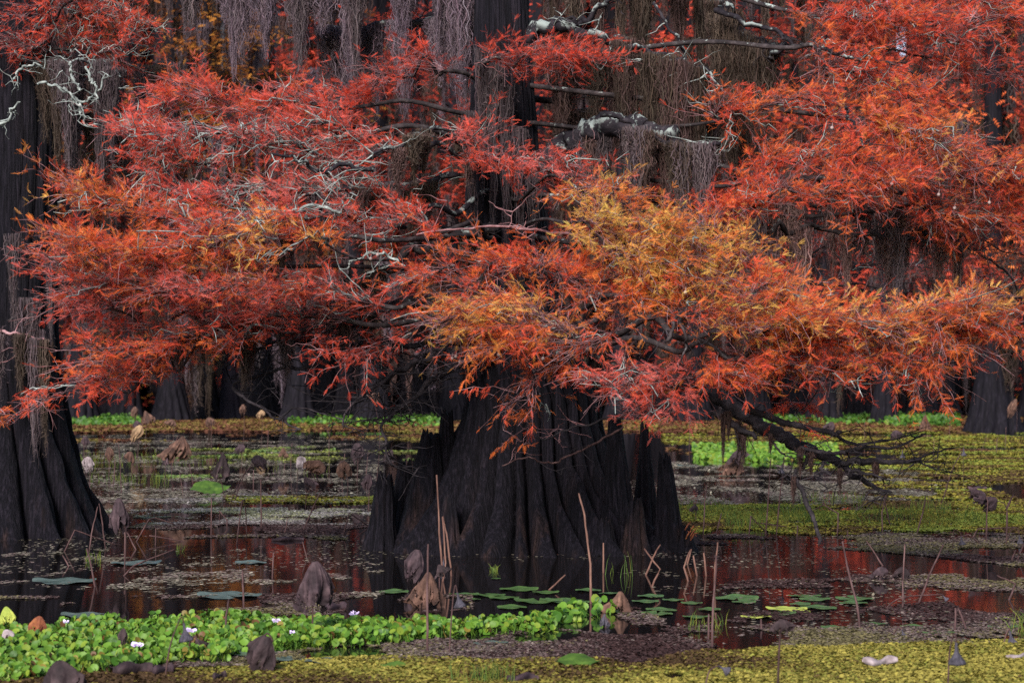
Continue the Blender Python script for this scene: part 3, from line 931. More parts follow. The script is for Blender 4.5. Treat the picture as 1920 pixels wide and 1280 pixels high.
LP['g'] = limb(main, [(1585, 200), (1600, 235), (1622, 280)], (19.2, 19.1), [.016, .014, .01], 'lichen_limb', twigs=3)
LP['h'] = limb(main, [(900, 245), (860, 250), (800, 242), (770, 262), (700, 290)], (20.5, 19.6), [.03, .026, .022, .012], 'lichen_limb', twigs=8, tmat='lichen_twig')
LP['i'] = limb(main, [(700, 320), (640, 310), (600, 322), (560, 300), (510, 290)], (19.6, 19.2), [.026, .022, .018, .012], 'lichen_limb', twigs=10, tmat='lichen_twig')
LP['j'] = limb(main, [(860, 330), (760, 345), (680, 355), (600, 360), (520, 395)], (20.6, 19.4), [.035, .03, .022, .012], 'lichen_limb', twigs=8, tmat='lichen_twig')
LP['k'] = limb(main, [(640, 400), (590, 385), (540, 395), (480, 390)], (19.0, 18.8), [.016, .013, .009], 'lichen_twig', twigs=9, tmat='lichen_twig')
LP['l'] = limb(main, [(930, 430), (860, 440), (780, 470), (720, 510), (660, 530), (600, 540)], (21.0, 19.8), [.06, .055, .05, .035, .02], 'limb', twigs=8)
LP['m'] = limb(main, [(760, 500), (720, 475), (680, 480), (640, 505)], (19.4, 19.2), [.014, .012, .008], 'lichen_twig', twigs=6, tmat='lichen_twig')
LP['n'] = limb(main, [(900, 560), (780, 580), (640, 570), (540, 590), (440, 600), (380, 625), (260, 640)], (21.0, 19.2), [.06, .05, .04, .032, .024, .016], 'limb', twigs=10)
LP['o'] = limb(main, [(920, 620), (840, 650), (760, 690), (690, 730), (640, 790)], (20.9, 19.6), [.045, .035, .022, .010], 'black_twig', twigs=60, tl=.5)
LP['p'] = limb(main, [(930, 660), (850, 690), (770, 750), (720, 800), (735, 875)], (20.9, 20.0), [.035, .028, .018, .010], 'black_twig', twigs=60, tl=.45)
LP['q'] = limb(main, [(700, 640), (600, 680), (500, 700), (440, 725), (500, 775), (560, 805)], (20.4, 19.6), [.022, .02, .018, .014, .008], 'black_twig', twigs=12, tl=.4)
LP['q2'] = limb(main, [(900, 640), (780, 640), (640, 650), (520, 640), (420, 690)], (21.0, 20.2), [.035, .03, .02, .010], 'black_twig', twigs=60, tl=.55)
LP['r'] = limb(main, [(1170, 800), (1105, 838), (1070, 853), (1030, 868), (985, 858), (942, 874)], (19.7, 19.6), [.012, .011, .009, .006], 'stalk', twigs=3, tl=.25)
LP['s'] = limb(main, [(1200, 760), (1150, 785), (1080, 798), (1030, 820), (965, 822)], (19.3, 19.3), [.012, .011, .009, .005], 'black_twig', twigs=12, tl=.3, tmat='twig')
LP['t'] = limb(main, [(1075, 440), (1010, 432), (900, 425), (780, 440)], (19.9, 19.4), [.014, .012, .008], 'twig', twigs=6, tmat='twig')
LP['u'] = limb(main, [(1250, 640), (1272, 590), (1285, 640), (1282, 680)], (17.9, 17.9), [.016, .014, .008], 'limb', twigs=4)
LP['v'] = limb(main, [(1700, 430), (1810, 460), (1870, 500), (1915, 560), (1925, 620)], (20.4, 20.2), [.016, .014, .010, .006], 'black_twig', twigs=6)
LP['w'] = limb(main, [(1500, 330), (1600, 345), (1700, 365), (1760, 380)], (20.2, 19.9), [.03, .028, .016], 'lichen_limb', twigs=6)
LP['x'] = limb(main, [(1540, 90), (1600, 110), (1660, 115), (1720, 140)], (19.8, 19.6), [.02, .018, .012], 'lichen_limb', twigs=6)

# the dead black bough dipping into the water on the right
DY = 19.2
dead = limb(main, [(1180, 690), (1280, 720), (1350, 745), (1415, 790), (1470, 822), (1520, 845), (1560, 862), (1590, 885), (1630, 908), (1672, 926)], (20.8, 18.9),
            [.10, .09, .08, .074, .067, .058, .044, .032, .022, .012], 'black_twig', "dead_branch", twigs=14, tl=.4, crook=0.1)
for pts, r in [
    ([(1400, 765), (1450, 785), (1500, 800), (1560, 812), (1578, 810)], [.028, .026, .022, .015]),
    ([(1340, 770), (1380, 800), (1420, 820)], [.03, .026, .014]),
    ([(1580, 872), (1600, 862), (1640, 865), (1690, 865), (1728, 862)], [.022, .024, .02, .012]),
    ([(1500, 838), (1560, 850), (1620, 838), (1680, 838), (1735, 812)], [.016, .014, .012, .006]),
    ([(1560, 812), (1600, 832), (1660, 825), (1730, 808)], [.014, .012, .008, .004]),
    ([(1570, 850), (1590, 846), (1615, 850)], [.012, .012, .006]),
    ([(1590, 880), (1620, 885), (1660, 896)], [.014, .012, .006]),
    ([(1545, 865), (1540, 880), (1558, 890)], [.014, .012, .008]),
    ([(1700, 865), (1760, 845), (1805, 838)], [.010, .007, .003]),
    ([(1440, 812), (1460, 845), (1490, 860)], [.010, .008, .004]),
    ([(1720, 862), (1750, 878), (1790, 884)], [.008, .006, .003]),
    ([(1515, 850), (1510, 870), (1490, 890), (1502, 915), (1515, 950), (1530, 985), (1538, 1020)], [.016, .016, .018, .017, .014]),
]:
    limb(main, pts, (18.95, 18.75), [1.28 * q for q in r], 'black_twig', "dead_branch", twigs=4, tl=.3, crook=0.12)
# seed cones hanging among the sprays
for x, y, Yc in [(848, 672, 18.6), (855, 668, 18.6), (862, 678, 18.6), (846, 640, 18.5), (1018, 672, 18.3), (695, 485, 19.2), (708, 478, 19.2), (1285, 548, 18.0),
                 (1725, 320, 18.9), (1760, 365, 18.9), (1790, 390, 19), (1672, 345, 18.9), (1830, 430, 19.2), (1855, 380, 18.9), (935, 665, 18.3), (1560, 240, 19)]:
    c = at(x, y, Yc)
    a = Acc()
    th, ph = np.meshgrid(np.linspace(0, np.pi, 7), np.linspace(0, 2 * np.pi, 9)[:-1], indexing='ij')
    rr = 0.017 * (1 + 0.08 * np.sin(5 * ph) * np.sin(4 * th))
    v = np.stack([rr * np.sin(th) * np.cos(ph), rr * np.sin(th) * np.sin(ph), rr * np.cos(th)], -1).reshape(-1, 3) + c
    i, j = np.meshgrid(np.arange(6), np.arange(8), indexing='ij')
    q, q2 = i * 8 + j, i * 8 + (j + 1) % 8
    a.add(v, np.concatenate([np.stack([q, q2 + 8, q2], -1).reshape(-1, 3), np.stack([q, q + 8, q2 + 8], -1).reshape(-1, 3)]))
    many_tubes(a, np.stack([c, c + [0.005, 0, 0.04], c + [0.012, 0.02, 0.09]])[None], np.array([0.003]), np.array([0.002]))
    a.build("seed_cone", M['cone'], main)

# ------------------------------------------------------------------ the cypress at the left edge
LY = 23.4
left = empty("cypress_tree", (at(-15, 730, LY)[0], LY, 0), "black cypress cut by the left edge with grey moss on its trunk", "tree")
ls = LY / F
a = Acc()


def cxl(px, z):
    return ((px - 960) * ls, LY, z)


fluted(a, [cxl(-10, -0.4), cxl(-5, 0.5), cxl(5, 2), cxl(15, 4), cxl(20, 9)], [-0.4, 0, 0.3, 0.7, 1.2, 1.8, 2.4, 3.5, 5, 9],
       [1.42, 1.27, 1.14, 0.98, 0.84, 0.72, 0.65, 0.58, 0.52, 0.4], 19, 0.36, 11, 420, 200, squash=0.85, gnarl=0.045, shoulder=0.06)
a.build("trunk", M['buttress'], left)
LT = {h: np.array([cxl(10, h)[0], LY, h]) for h in (3.0, 4.5, 5.5, 6.2)}
for rt, pts, y0, y1, r0, th, nf, mx, up, li in [
    (LT[6.2], [(60, 20), (110, 30), (170, 30), (230, 25)], 23.0, 22.6, .03, 40, 1500, 'R5D3A1', .1, .2),
    (LT[6.2], [(40, 60), (0, 80), (-60, 90)], 23.0, 22.6, .03, 40, 900, 'R5D3', .1, .1),
    (LT[5.5], [(60, 80), (110, 95), (170, 100), (240, 60)], 23.0, 22.4, .025, 34, 900, 'R5D4', .0, .3),
    (LT[5.5], [(80, 5), (40, 10), (-30, 20)], 22.8, 22.4, .02, 40, 800, 'R5D3', .1, .1),
    (LT[3.0], [(100, 330), (160, 315), (205, 345)], 23.4, 23.2, .02, 26, 450, 'D5R2', .0, .1),
]:
    bough(left, pts, y0, y1, r0, th, nf, mx, up, li, root=rt)
LL = []
LL.append(limb(left, [(10, 95), (60, 120), (110, 115), (150, 119), (200, 121), (226, 133)], (23.2, 22.0), [.05, .03, .02, .016, .012], 'lichen_limb', twigs=7, tmat='lichen_twig'))
for pts in [[(133, 116), (134, 140), (145, 165), (150, 172)], [(160, 125), (170, 150), (180, 160), (186, 190)], [(70, 158), (100, 160), (140, 185), (160, 225)],
            [(120, 165), (150, 190), (180, 175), (200, 135)], [(25, 150), (45, 125), (75, 120)], [(-20, 235), (15, 228), (22, 205), (38, 190)],
            [(150, 192), (155, 215), (162, 235)]]:
    limb(left, pts, (22.0, 21.9), [.014, .013, .009], 'lichen_twig', twigs=4, tl=.18, tmat='lichen_twig', knob=.4)
LL.append(limb(left, [(20, -40), (140, -30), (260, -20), (380, -40)], (23.4, 23.6), [.07, .05, .03], 'lichen_limb', twigs=5))
LL.append(limb(left, [(20, 160), (120, 150), (220, 130), (330, 120)], (23.6, 24.4), [.06, .05, .03, .02], 'limb', twigs=8))
LL.append(limb(left, [(20, 250), (100, 225), (180, 220), (260, 240)], (23.6, 24.4), [.05, .04, .03, .02], 'limb', twigs=8))
LL.append(limb(left, [(-40, 605), (0, 625), (40, 628), (90, 640)], (22.2, 22.0), [.02, .018, .008], 'twig', twigs=5, tmat='twig'))

# ------------------------------------------------------------------ trees across the water
FAR = [  # px, depth, base radius m, height, pale?, crown colours, label, lean px
    (1862, 78, 1.25, 27, 2, 'R3D4O1', "broad grey cypress across the water at the right edge", 0),
    (1960, 80, 1.0, 26, 0, 'R3D4', "dark trunk just beyond the broad grey cypress at the right edge", 0),
    (322, 108, 1.25, 28, 0, 'D4A3', "dark far cypress left of the big tree, above the tan lotus leaves", 0),
    (386, 112, 1.0, 28, 0, 'A5D3', "far cypress with amber crown, second from the dark one over tan leaves", 0),
    (430, 112, 0.8, 29, 1, 'A4D3', "slim pale spotted trunk at the upper left with trailing moss", -14),
    (700, 100, 1.1, 26, 0, 'D4R2', "curving dark far trunk behind the upper left foliage", -60),
    (238, 118, 1.2, 29, 0, 'A4D4', None, 0), (150, 104, 1.2, 28, 0, 'D5R1', None, 0), (90, 122, 1.3, 30, 0, 'D5A1', None, 0), (-20, 110, 1.2, 28, 0, 'D5R1', None, 0),
    (500, 120, 1.2, 30, 0, 'D4A4', None, 10), (560, 104, 1.1, 28, 2, 'D5R2', None, 0), (612, 126, 1.2, 30, 0, 'D5R2', None, 0),
    (650, 112, 0.9, 27, 2, 'D4A2', None, 12), (780, 118, 1.2, 29, 0, 'D5R2', None, 0), (850, 106, 1.0, 27, 0, 'D5R2', None, 0), (800, 130, 1.2, 29, 0, 'D5', None, 0),
    (930, 128, 1.2, 30, 0, 'D5', None, 0), (1020, 112, 1.1, 28, 0, 'D4R2', None, 0), (1090, 124, 1.3, 30, 0, 'D5R1', None, 0),
    (1165, 108, 1.1, 28, 2, 'D5R2', None, 0), (1240, 120, 1.3, 30, 0, 'D5R2', None, 0), (1300, 106, 1.2, 27, 0, 'D4R3', None, 8),
    (1365, 126, 1.2, 29, 0, 'D5R2', None, 0), (1420, 110, 1.0, 27, 0, 'R3D4', None, 0), (1490, 118, 1.2, 29, 0, 'R3D4', None, 0),
    (1545, 104, 1.1, 27, 2, 'R4D3', None, 0), (1610, 122, 1.2, 29, 0, 'R3D4', None, 0), (1730, 114, 1.1, 27, 0, 'R3D4', None, 0),
    (1770, 128, 1.2, 28, 0, 'D5R2', None, 0), (1940, 120, 1.2, 29, 0, 'D5R2', None, 0), (1990, 106, 1.2, 28, 0, 'D5R2', None, 0),
    (1658, 100, 0.8, 26, 0, 'R4D3', None, 0),
]
mossfar = Acc()
for k, (px, Y, rb, Ht, pale, mix, lab, lean) in enumerate(FAR):
    x = (px - 960) / F * Y
    t = empty("cypress_tree", (x, Y, 0), lab or "moss hung cypress standing in the far wood across the water", "tree", None if lab else "cypresses of the far wood")
    s = Y / F
    a = Acc()
    cen = [(x, Y, -0.4), (x, Y, 2), (x + lean * s * 0.6, Y, 9), (x + lean * s, Y, 16), (x + lean * s * 0.8, Y, Ht)]
    k1 = 0.55 if pale == 1 else 1
    fluted(a, cen, [-0.4, 0, 0.7, 1.8, 3.2, 5, 9, 15, Ht], [rb * 1.1, rb, rb * 0.8, rb * 0.6, rb * 0.44, rb * 0.36, rb * 0.31, rb * 0.25, 0.06], 11, 0.3, 40 + k, 64, 60)
    lb, fo = a, Acc()
    nb = 15
    far_leafy = 'foliage'
    for q in range(nb):
        h = 3.5 + (Ht - 5) * (q + R.random()) / nb
        ang = R.uniform(0, 6.28)
        ln = R.uniform(2.2, 5.0) * (1 - 0.45 * h / Ht)
        c = np.array([np.interp(h, [e[2] for e in cen], [e[0] for e in cen]), Y, h])
        d = np.array([math.cos(ang), math.sin(ang) * 0.9, R.uniform(-0.12, 0.3)])
        path = smooth_path([c, c + d * ln * 0.5 + [0, 0, 0.3], c + d * ln + [0, 0, -0.2]], 9)
        tube(lb, path, [0.11, 0.07, 0.02], 5, 0, None, 0.2)
        # needle clumps
        n = int(R.uniform(70, 170) * (0.8 if h < 8 else 1.7))
        u = R.uniform(0.25, 1.05, n)
        pos = np.stack([np.interp(u, np.linspace(0, 1, 9), path[:, i]) for i in range(3)], 1) + R.normal(0, 1, (n, 3)) * np.array([0.75, 0.75, 0.35])
        dr = unit(R.normal(0, 1, (n, 3)) * np.array([1, 1, 0.5]) + [0, 0, -0.15])
        nr = R.normal(0, 0.7, (n, 3)) + np.array([0, -0.3, 0.8])
        mm = pick_colours(mixof(mix), 1)
        col = np.clip((0.55 * mm + 0.45 * pick_colours(mixof(mix), n)) * R.uniform(0.5, 1.2, (n, 1)), 0, 0.8)
        add_fronds(fo, pos, dr, nr, R.uniform(0.28, 0.5, n), col, FROND_FAR)
        for _ in range(R.integers(3, 7)):
            i = R.integers(1, 9)
            tone = [MOSS_GREY, MOSS_OLIVE, MOSS_BROWN, MOSS_BROWN, MOSS_LILAC][R.integers(0, 5)] if px < 1000 else [MOSS_GREY, MOSS_OLIVE, MOSS_BROWN, MOSS_BROWN][R.integers(0, 4)]
            moss_clump(mossfar, path[i], R.uniform(1.2, 4.6), R.uniform(0.2, 0.55), 22, np.array(tone) * R.uniform(0.55, 1.0), 0.045)
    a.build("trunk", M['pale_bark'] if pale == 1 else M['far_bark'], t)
    fo.build("foliage", M['far_leaf'], t)
tag(mossfar.build("spanish_moss", M['moss']), "grey brown curtains of moss hanging through the far wood", "moss", kind="stuff")

# the depth of the wood behind those trees: solid dark columns added as backing against the sky, with leaf and moss
a = Acc()
rw = np.random.default_rng(77)
xs = []
x = -75.0
while x < 75:
    wd = rw.uniform(2.0, 5.0)
    xs.append((x, wd))
    x += wd * 0.72
GAPS = [(1681, 1699), (1876, 1897)]
for x, wd in xs:
    Y = rw.uniform(150, 162)
    px = 960 + x / Y * F
    px1 = 960 + (x + wd) / Y * F
    cut = any(px < g1 and px1 > g0 for g0, g1 in GAPS)
    if cut:
        for g0, g1 in GAPS:
            if px < g1 and px1 > g0:
                wl = (g0 - px) / F * Y
                wr = (px1 - g1) / F * Y
                for cx0, ww in ((x, wl), (x + wd - wr, wr)):
                    if ww > 0.2:
                        fluted(a, [(cx0 + ww / 2, Y, -0.5), (cx0 + ww / 2, Y, 44)], [-0.5, 10, 20, 44], [ww / 2] * 4, 5, 0.2, int(rw.integers(1, 99)), 24, 24, mi=0, squash=1.2, gnarl=0.1, top_jag=3)
        continue
    fluted(a, [(x + wd / 2, Y, -0.5), (x + wd / 2, Y, 44)], [-0.5, 10, 20, rw.uniform(40, 46)], [wd * 0.62, wd * 0.6, wd * 0.6, wd * 0.5], 7, 0.35,
           int(rw.integers(1, 999)), 36, 40, mi=0, squash=1.2, gnarl=0.25, top_jag=3)
for (g0, g1), yt in zip(GAPS, (118, 330)):   # the gaps open only high up
    xx = ((g0 + g1) / 2 - 960) / F * 164
    zt = (HY - yt) / F * 164 + H
    fluted(a, [(xx, 164, -0.5), (xx, 164, zt)], [-0.5, zt * .5, zt], [1.6, 1.5, 0.9], 5, 0.3, 3, 24, 24, squash=1.0, gnarl=0.15, top_jag=2)
xg = lambda q: (q - 960) / F * 158      # a leaning trunk closes the right-hand gap above
fluted(a, [(xg(1918), 158, -0.5), (xg(1915), 158, 17), (xg(1887), 158, 25), (xg(1886), 158, 44)], [-0.5, 10, 20, 44], [.75, .6, .55, .5], 5, 0.3, 8, 24, 60, squash=1.0, gnarl=0.15)
n = 26000
pos = np.stack([R.uniform(-48, 48, n), R.uniform(132, 147, n), R.uniform(0.5, 27, n)], 1)
ppx = 960 + pos[:, 0] / pos[:, 1] * F
ppy = HY - (pos[:, 2] - H) / pos[:, 1] * F
keep = ~(((ppx > 1672) & (ppx < 1704) & (ppy > 50) & (ppy < 130)) | ((ppx > 1872) & (ppx < 1900) & (ppy > 190) & (ppy < 330)))
keep |= R.random(n) < 0.4
nzf = fbm(pos[:, 0] * 0.25 + 5, pos[:, 2] * 0.25, 4)
keep &= nzf > 0.42
pos, ppx = pos[keep], ppx[keep]
n = len(pos)
for (g0, g1), z0, z1 in zip(GAPS, (26.8, 22.0), (33, 33)):
    q = 1100
    yq = R.uniform(134, 146, q)
    pos = np.vstack([pos, np.stack([(R.uniform(g0 - 14, g1 + 14, q) - 960) / F * yq, yq, R.uniform(z0, z1, q)], 1)])
n = len(pos)
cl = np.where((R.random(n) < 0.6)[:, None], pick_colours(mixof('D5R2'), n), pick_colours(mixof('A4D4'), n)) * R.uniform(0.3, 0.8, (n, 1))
add_fronds(a, pos, unit(R.normal(0, 1, (n, 3)) * [1, 1, .6]), R.normal(0, .7, (n, 3)) + [0, -.4, .7], R.uniform(.35, .8, n), cl, FROND_FAR, 1)
wm = Acc()
for _ in range(750):
    X, Y, Z = R.uniform(-46, 46), R.uniform(128, 146), R.uniform(4, 27)
    p = 960 + X / Y * F
    if any(g0 - 14 < p < g1 + 14 for g0, g1 in GAPS):
        continue
    moss_clump(wm, np.array([X, Y, Z]), R.uniform(1.5, 6), R.uniform(.25, .7), 18, np.array([MOSS_GREY, MOSS_OLIVE, MOSS_BROWN][R.integers(0, 3)]) * R.uniform(.45, .85), 0.06)
for v, t, c in zip(wm.v, wm.t, wm.c):
    a.v.append(v); a.c.append(c); a.m.append(np.full(len(t), 2)); a.t.append(t + a.n)
a.n += wm.n
_n = 0
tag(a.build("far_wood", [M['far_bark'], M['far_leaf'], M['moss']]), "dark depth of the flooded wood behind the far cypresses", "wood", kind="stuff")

#=MOSS=
# ------------------------------------------------------------------ moss beards on the near trees: each hangs on a limb
def beard(p, L, W, n, tone, label, group, wid=0.0085):
    a = Acc()
    moss_clump(a, np.asarray(p), L, W, n, tone, wid)
    tag(a.build("spanish_moss", M['moss'], origin=p), label, "moss", group)


def beards(paths, count, L, W, tones, label, group, span=(0.1, 1.0), n=105):
    for _ in range(count):
        pth = paths[R.integers(0, len(paths))]
        i = int(R.uniform(*span) * (len(pth) - 1))
        beard(pth[i], R.uniform(*L), R.uniform(*W), n, np.array(tones[R.integers(0, len(tones))]) * R.uniform(0.7, 1.1), label, group)


upper = [limb(main, [(950, -160), (1060, -90), (1180, -60), (1320, -50), (1440, -70)], (21.4, 22.2), [.09, .08, .05, .03], 'limb', twigs=6, crook=1.2),
         limb(main, [(960, 40), (1050, 85), (1150, 110), (1260, 140), (1400, 150)], (21.8, 22.6), [.04, .034, .026, .012], 'limb', twigs=12, crook=1.4),
         limb(main, [(960, 180), (1060, 200), (1160, 215), (1280, 230), (1420, 225)], (22.0, 22.8), [.04, .034, .026, .012], 'limb', twigs=12, crook=1.4)]
beards(upper[:2] + [LP['a'], LP['c']], 54, (0.7, 1.5), (0.08, 0.2), [MOSS_OLIVE, MOSS_BROWN, MOSS_OLIVE], "olive brown moss beard hanging above the broken limb right of the trunk top", "moss beards above the broken limb", (0.25, 1))
beards(upper[2:] + [LP['d'], LP['d2']], 30, (0.5, 1.0), (0.08, 0.18), [MOSS_OLIVE, MOSS_BROWN, MOSS_GREY], "olive brown moss beard hanging below the broken lichened limb", "moss beards below the broken limb", (0.3, 1))
beards(LL, 54, (0.6, 1.6), (0.07, 0.19), [MOSS_GREY, MOSS_OLIVE, MOSS_GREY], "grey moss beard hanging from the limbs of the left cypress", "moss beards of the left cypress", (0.0, 1))
rlimbs = [limb(main, [(1400, 350), (1500, 380), (1620, 372), (1740, 400)], (20.2, 20.4), [.03, .024, .012], 'limb', twigs=10, crook=1.5),
          limb(main, [(1420, 450), (1520, 425), (1620, 440), (1720, 440), (1840, 475)], (20.0, 20.3), [.03, .024, .012], 'limb', twigs=12, crook=1.5)]
beards(rlimbs, 34, (0.3, 1.2), (0.06, 0.15), [np.array(MOSS_BROWN) * 1.9, np.array(MOSS_GREY) * 1.5, np.array(MOSS_BROWN) * 2.2], "brown moss beard hanging over the yellow tipped boughs at right", "moss beards between the right boughs", (0.0, 1), n=42)  # moss tones brightened here to offset the shade of the foliage
ulimbs = [limb(main, [(900, -40), (800, -50), (680, -30), (540, -40), (420, -30)], (21.4, 23.5), [.07, .06, .05, .03], 'lichen_limb', twigs=6),
          limb(main, [(900, 60), (820, 40), (720, 45), (620, 60)], (21.6, 23.5), [.05, .04, .03], 'limb', twigs=6)]
beards(ulimbs, 44, (0.4, 1.3), (0.09, 0.26), [MOSS_LILAC, MOSS_GREY, MOSS_LILAC], "pale lilac grey moss beard at the top left of the trunk", "pale moss beards left of the trunk top", (0.1, 1))
beards([LP['h'], LP['j'], LP['l'], LP['n']], 34, (0.3, 0.8), (0.06, 0.16), [MOSS_GREY, MOSS_OLIVE, MOSS_BROWN], "short grey moss beard hanging inside the red left tiers", "moss beards in the left tiers", (0.1, 1))
for x, y, L, W in [(905, 90, 1.6, .10), (925, 120, 1.9, .12), (950, 160, 1.8, .12), (885, 210, 1.3, .1), (975, 240, 1.5, .1), (1000, 330, 0.9, .08)]:
    beard(at(x, y, 20.85), L, W, 50, np.array(MOSS_GREY) * .7, "dark grey moss beard clinging to the upper trunk of the big cypress", "moss beards on the upper trunk")
for x, y, L, W in [(62, 560, 1.3, .09), (75, 620, 1.2, .07), (40, 560, 1.2, .08), (95, 480, 1.1, .07), (25, 440, 1.2, .09)]:
    beard(at(x, y, 22.45), L, W, 60, np.array(MOSS_GREY) * .9, "long grey moss beard clinging to the trunk at the left edge", "moss beards on the left trunk")
for x, y, L, W in [(1356, 775, .55, .03), (1366, 772, .3, .03), (1393, 800, .5, .05), (1385, 790, .36, .04), (1500, 840, .3, .04), (1520, 850, .25, .03), (1488, 895, .3, .03),
                   (1640, 862, .22, .025), (1645, 868, .16, .02), (1575, 880, .25, .03), (1445, 815, .2, .02)]:
    beard(at(x, y, 18.85), L, W, 34, np.array(MOSS_BROWN) * .6, "dark wisp of moss dangling from the dead black bough", "moss wisps of the dead bough", 0.007)

#=SMALL=
# ------------------------------------------------------------------ dead lotus: leaves, stalks, seed pods
def hood(W, Ht, pleats=13, seed=0, shape='dome', flat=0.42, ragged=0.16, thick=0.004):
    """a dried lotus leaf folded down round its stalk; apex at the origin, hanging to -Ht"""
    r = np.random.default_rng(seed)
    NT, NZ = 120, 26
    t = np.linspace(0, 1, NZ)[:, None]
    th = np.linspace(0, 2 * np.pi, NT, endpoint=False)[None]
    if shape == 'dome':
        w_ = np.sin(np.pi / 2 * np.clip(t * 1.15, 0, 1)) ** 0.62 * (1 - 0.12 * np.clip(t - 0.7, 0, 1) / 0.3)
    elif shape == 'cone':
        w_ = 0.10 + 0.9 * t ** 0.85
    elif shape == 'bag':
        w_ = np.sin(np.pi * np.clip(0.06 + 0.80 * t, 0, 1)) ** 0.75
    else:
        w_ = np.sin(np.pi / 2 * t) ** 1.1
    ph = r.uniform(0, 6.28)
    pl = 1 - 2 * np.abs(np.sin(0.5 * pleats * th + 0.9 * np.sin(th + ph) + 0.5 * t)) ** 0.7
    crum = fbm(np.cos(th) * 2.2 + 2.5 * t + seed * 1.3, np.sin(th) * 2.2 + 3.1 * t + seed, 4) - 0.5
    nf = int(r.integers(4, 7))
    fold = np.sin(nf * th + ph + 1.1 * np.sin(th + 2 * ph) + 0.6 * t)
    rad = W / 2 * w_ * (0.84 + 0.13 * t ** 0.8 * pl + 0.30 * t ** 1.3 * fold + 0.10 * np.sin(2 * th + ph * 2) + 0.45 * crum * (0.3 + t))
    edge = 1 + ragged * (fbm(np.cos(th) * 2.3 + seed, np.sin(th) * 2.3 + seed * 1.7, 4) - 0.5) * 4.5 - 0.10 * np.abs(np.sin(0.5 * pleats * th))
    swirl = 0.30 * r.uniform(-1, 1) * t
    x = rad * np.cos(th + swirl)
    y = rad * np.sin(th + swirl) * flat
    z = -Ht * t * (edge - 0.10 * t * fold) - 0.04 * Ht * np.sin(pleats * th) * t * 0.4 + 0 * th
    x = x + W * 0.26 * r.uniform(-1, 1) * t ** 2
    v = np.stack([x + 0 * z, y + 0 * z, z], -1).reshape(-1, 3)
    v += r.normal(0, 0.012 * W, v.shape) * np.repeat(t, NT, 1).reshape(-1, 1) * 0.5
    vein = np.clip(pl, -1, 1) * t ** 0.5
    hood.col = np.repeat((0.92 + 0.38 * vein).reshape(-1, 1) * (0.8 + 0.8 * (crum + 0.15)).reshape(-1, 1), 3, 1)
    i, j = np.meshgrid(np.arange(NZ - 1), np.arange(NT), indexing='ij')
    q, q2 = i * NT + j, i * NT + (j + 1) % NT
    tr = np.concatenate([np.stack([q, q2, q2 + NT], -1).reshape(-1, 3), np.stack([q, q2 + NT, q + NT], -1).reshape(-1, 3)])
    torn = (fbm(np.cos(th) * 4 + seed + 3 * t, np.sin(th) * 4 + 5 * t, 3) > 0.62) & (t > 0.62) & (t < 0.97)
    tr = tr[~torn.reshape(-1)[tr[:, 0]]]
    return v, tr


def rot(v, rx=0, ry=0, rz=0):
    v = np.asarray(v, float)
    for ax, a_ in ((0, rx), (1, ry), (2, rz)):
        c, s = math.cos(a_), math.sin(a_)
        m = np.eye(3)
        i, j = [(1, 2), (0, 2), (0, 1)][ax]
        m[i, i], m[i, j], m[j, i], m[j, j] = c, -s, s, c
        v = v @ m.T
    return v


def lotus_leaf(px, ytop, wpx, hpx, ybase, mat, label, shape='dome', stem=None, seed=0, tilt=(0, 0, 0), pleats=13, group=None, stem_mat='stalk'):
    """the leaf hangs at photo pixel (px, ytop) on a stalk that leaves the water at row ybase"""
    Y = water_depth(ybase)
    s = Y / F
    top = at(px, ytop, Y)
    root = at(stem[0][0] if stem else px, ybase, Y)
    e = empty("lotus_leaf", (root[0], Y, 0), label, "dried leaf", group)
    a = Acc()
    v, t = hood(wpx * s, hpx * s, pleats, seed + 3, shape)
    a.add(rot(v, *tilt) + top, t, hood.col)
    a.build("blade", M[mat], e)
    b = Acc()
    pts = [at(x, y, Y) for x, y in (stem or [(px, ybase), (px + 2, (ybase + ytop) / 2), (px, ytop)])]
    pts[0] = pts[0] - [0, 0, 0.1]
    pts[-1] = pts[-1] + [0, 0.0, -0.01]
    tube(b, smooth_path(pts, 14), [0.007, 0.006, 0.005], 6, 0, None, .15)
    b.build("stalk", M[stem_mat], e)
    return e


K_ = math.radians
lotus_leaf(590, 1050, 78, 88, 1196, 'dry_mauve', "big mauve pleated lotus hood above the green hyacinths", 'dome', [(585, 1196), (587, 1120), (592, 1058)], 1, (0.12, K_(8), 0), 15)
lotus_leaf(783, 1030, 42, 58, 1096, 'dry_mauve', "tall crumpled lotus leaf at the left foot of the big trunk", 'bag', None, 2, (0, K_(-10), 0), 9)
lotus_leaf(803, 1072, 72, 66, 1138, 'dry_tan', "tan lotus leaf folded like a tent below the crumpled one", 'cone', None, 3, (0, 0, 0), 9)
lotus_leaf(822, 1058, 34, 22, 1136, 'dry_dark', "small grey lotus scrap between the tent leaf and bent tan stalks", 'cone', None, 31, (0, K_(30), 0), 7)
lotus_leaf(1163, 1108, 54, 42, 1148, 'dry_tan', "tan folded lotus leaf among lily pads right of the hyacinths", 'cone', None, 4, (0, K_(4), 0), 8)
lotus_leaf(500, 1192, 66, 70, 1258, 'dry_dark', "dark brown lotus bag with a hooked stalk before the hyacinths", 'bag', [(478, 1258), (482, 1222), (492, 1196), (503, 1187), (512, 1200)], 5, (0, K_(-20), 0), 7)
lotus_leaf(112, 1236, 100, 66, 1300, 'dry_dark', "large dark brown lotus dome cut by the bottom edge", 'dome', None, 6, (0, K_(3), 0), 6)
lotus_leaf(343, 815, 54, 46, 922, 'dry_tan', "tan fan pleated lotus leaf hanging over the open water at left", 'fan', [(325, 922), (322, 880), (332, 822), (343, 815)], 8, (0, K_(-8), 0), 17)
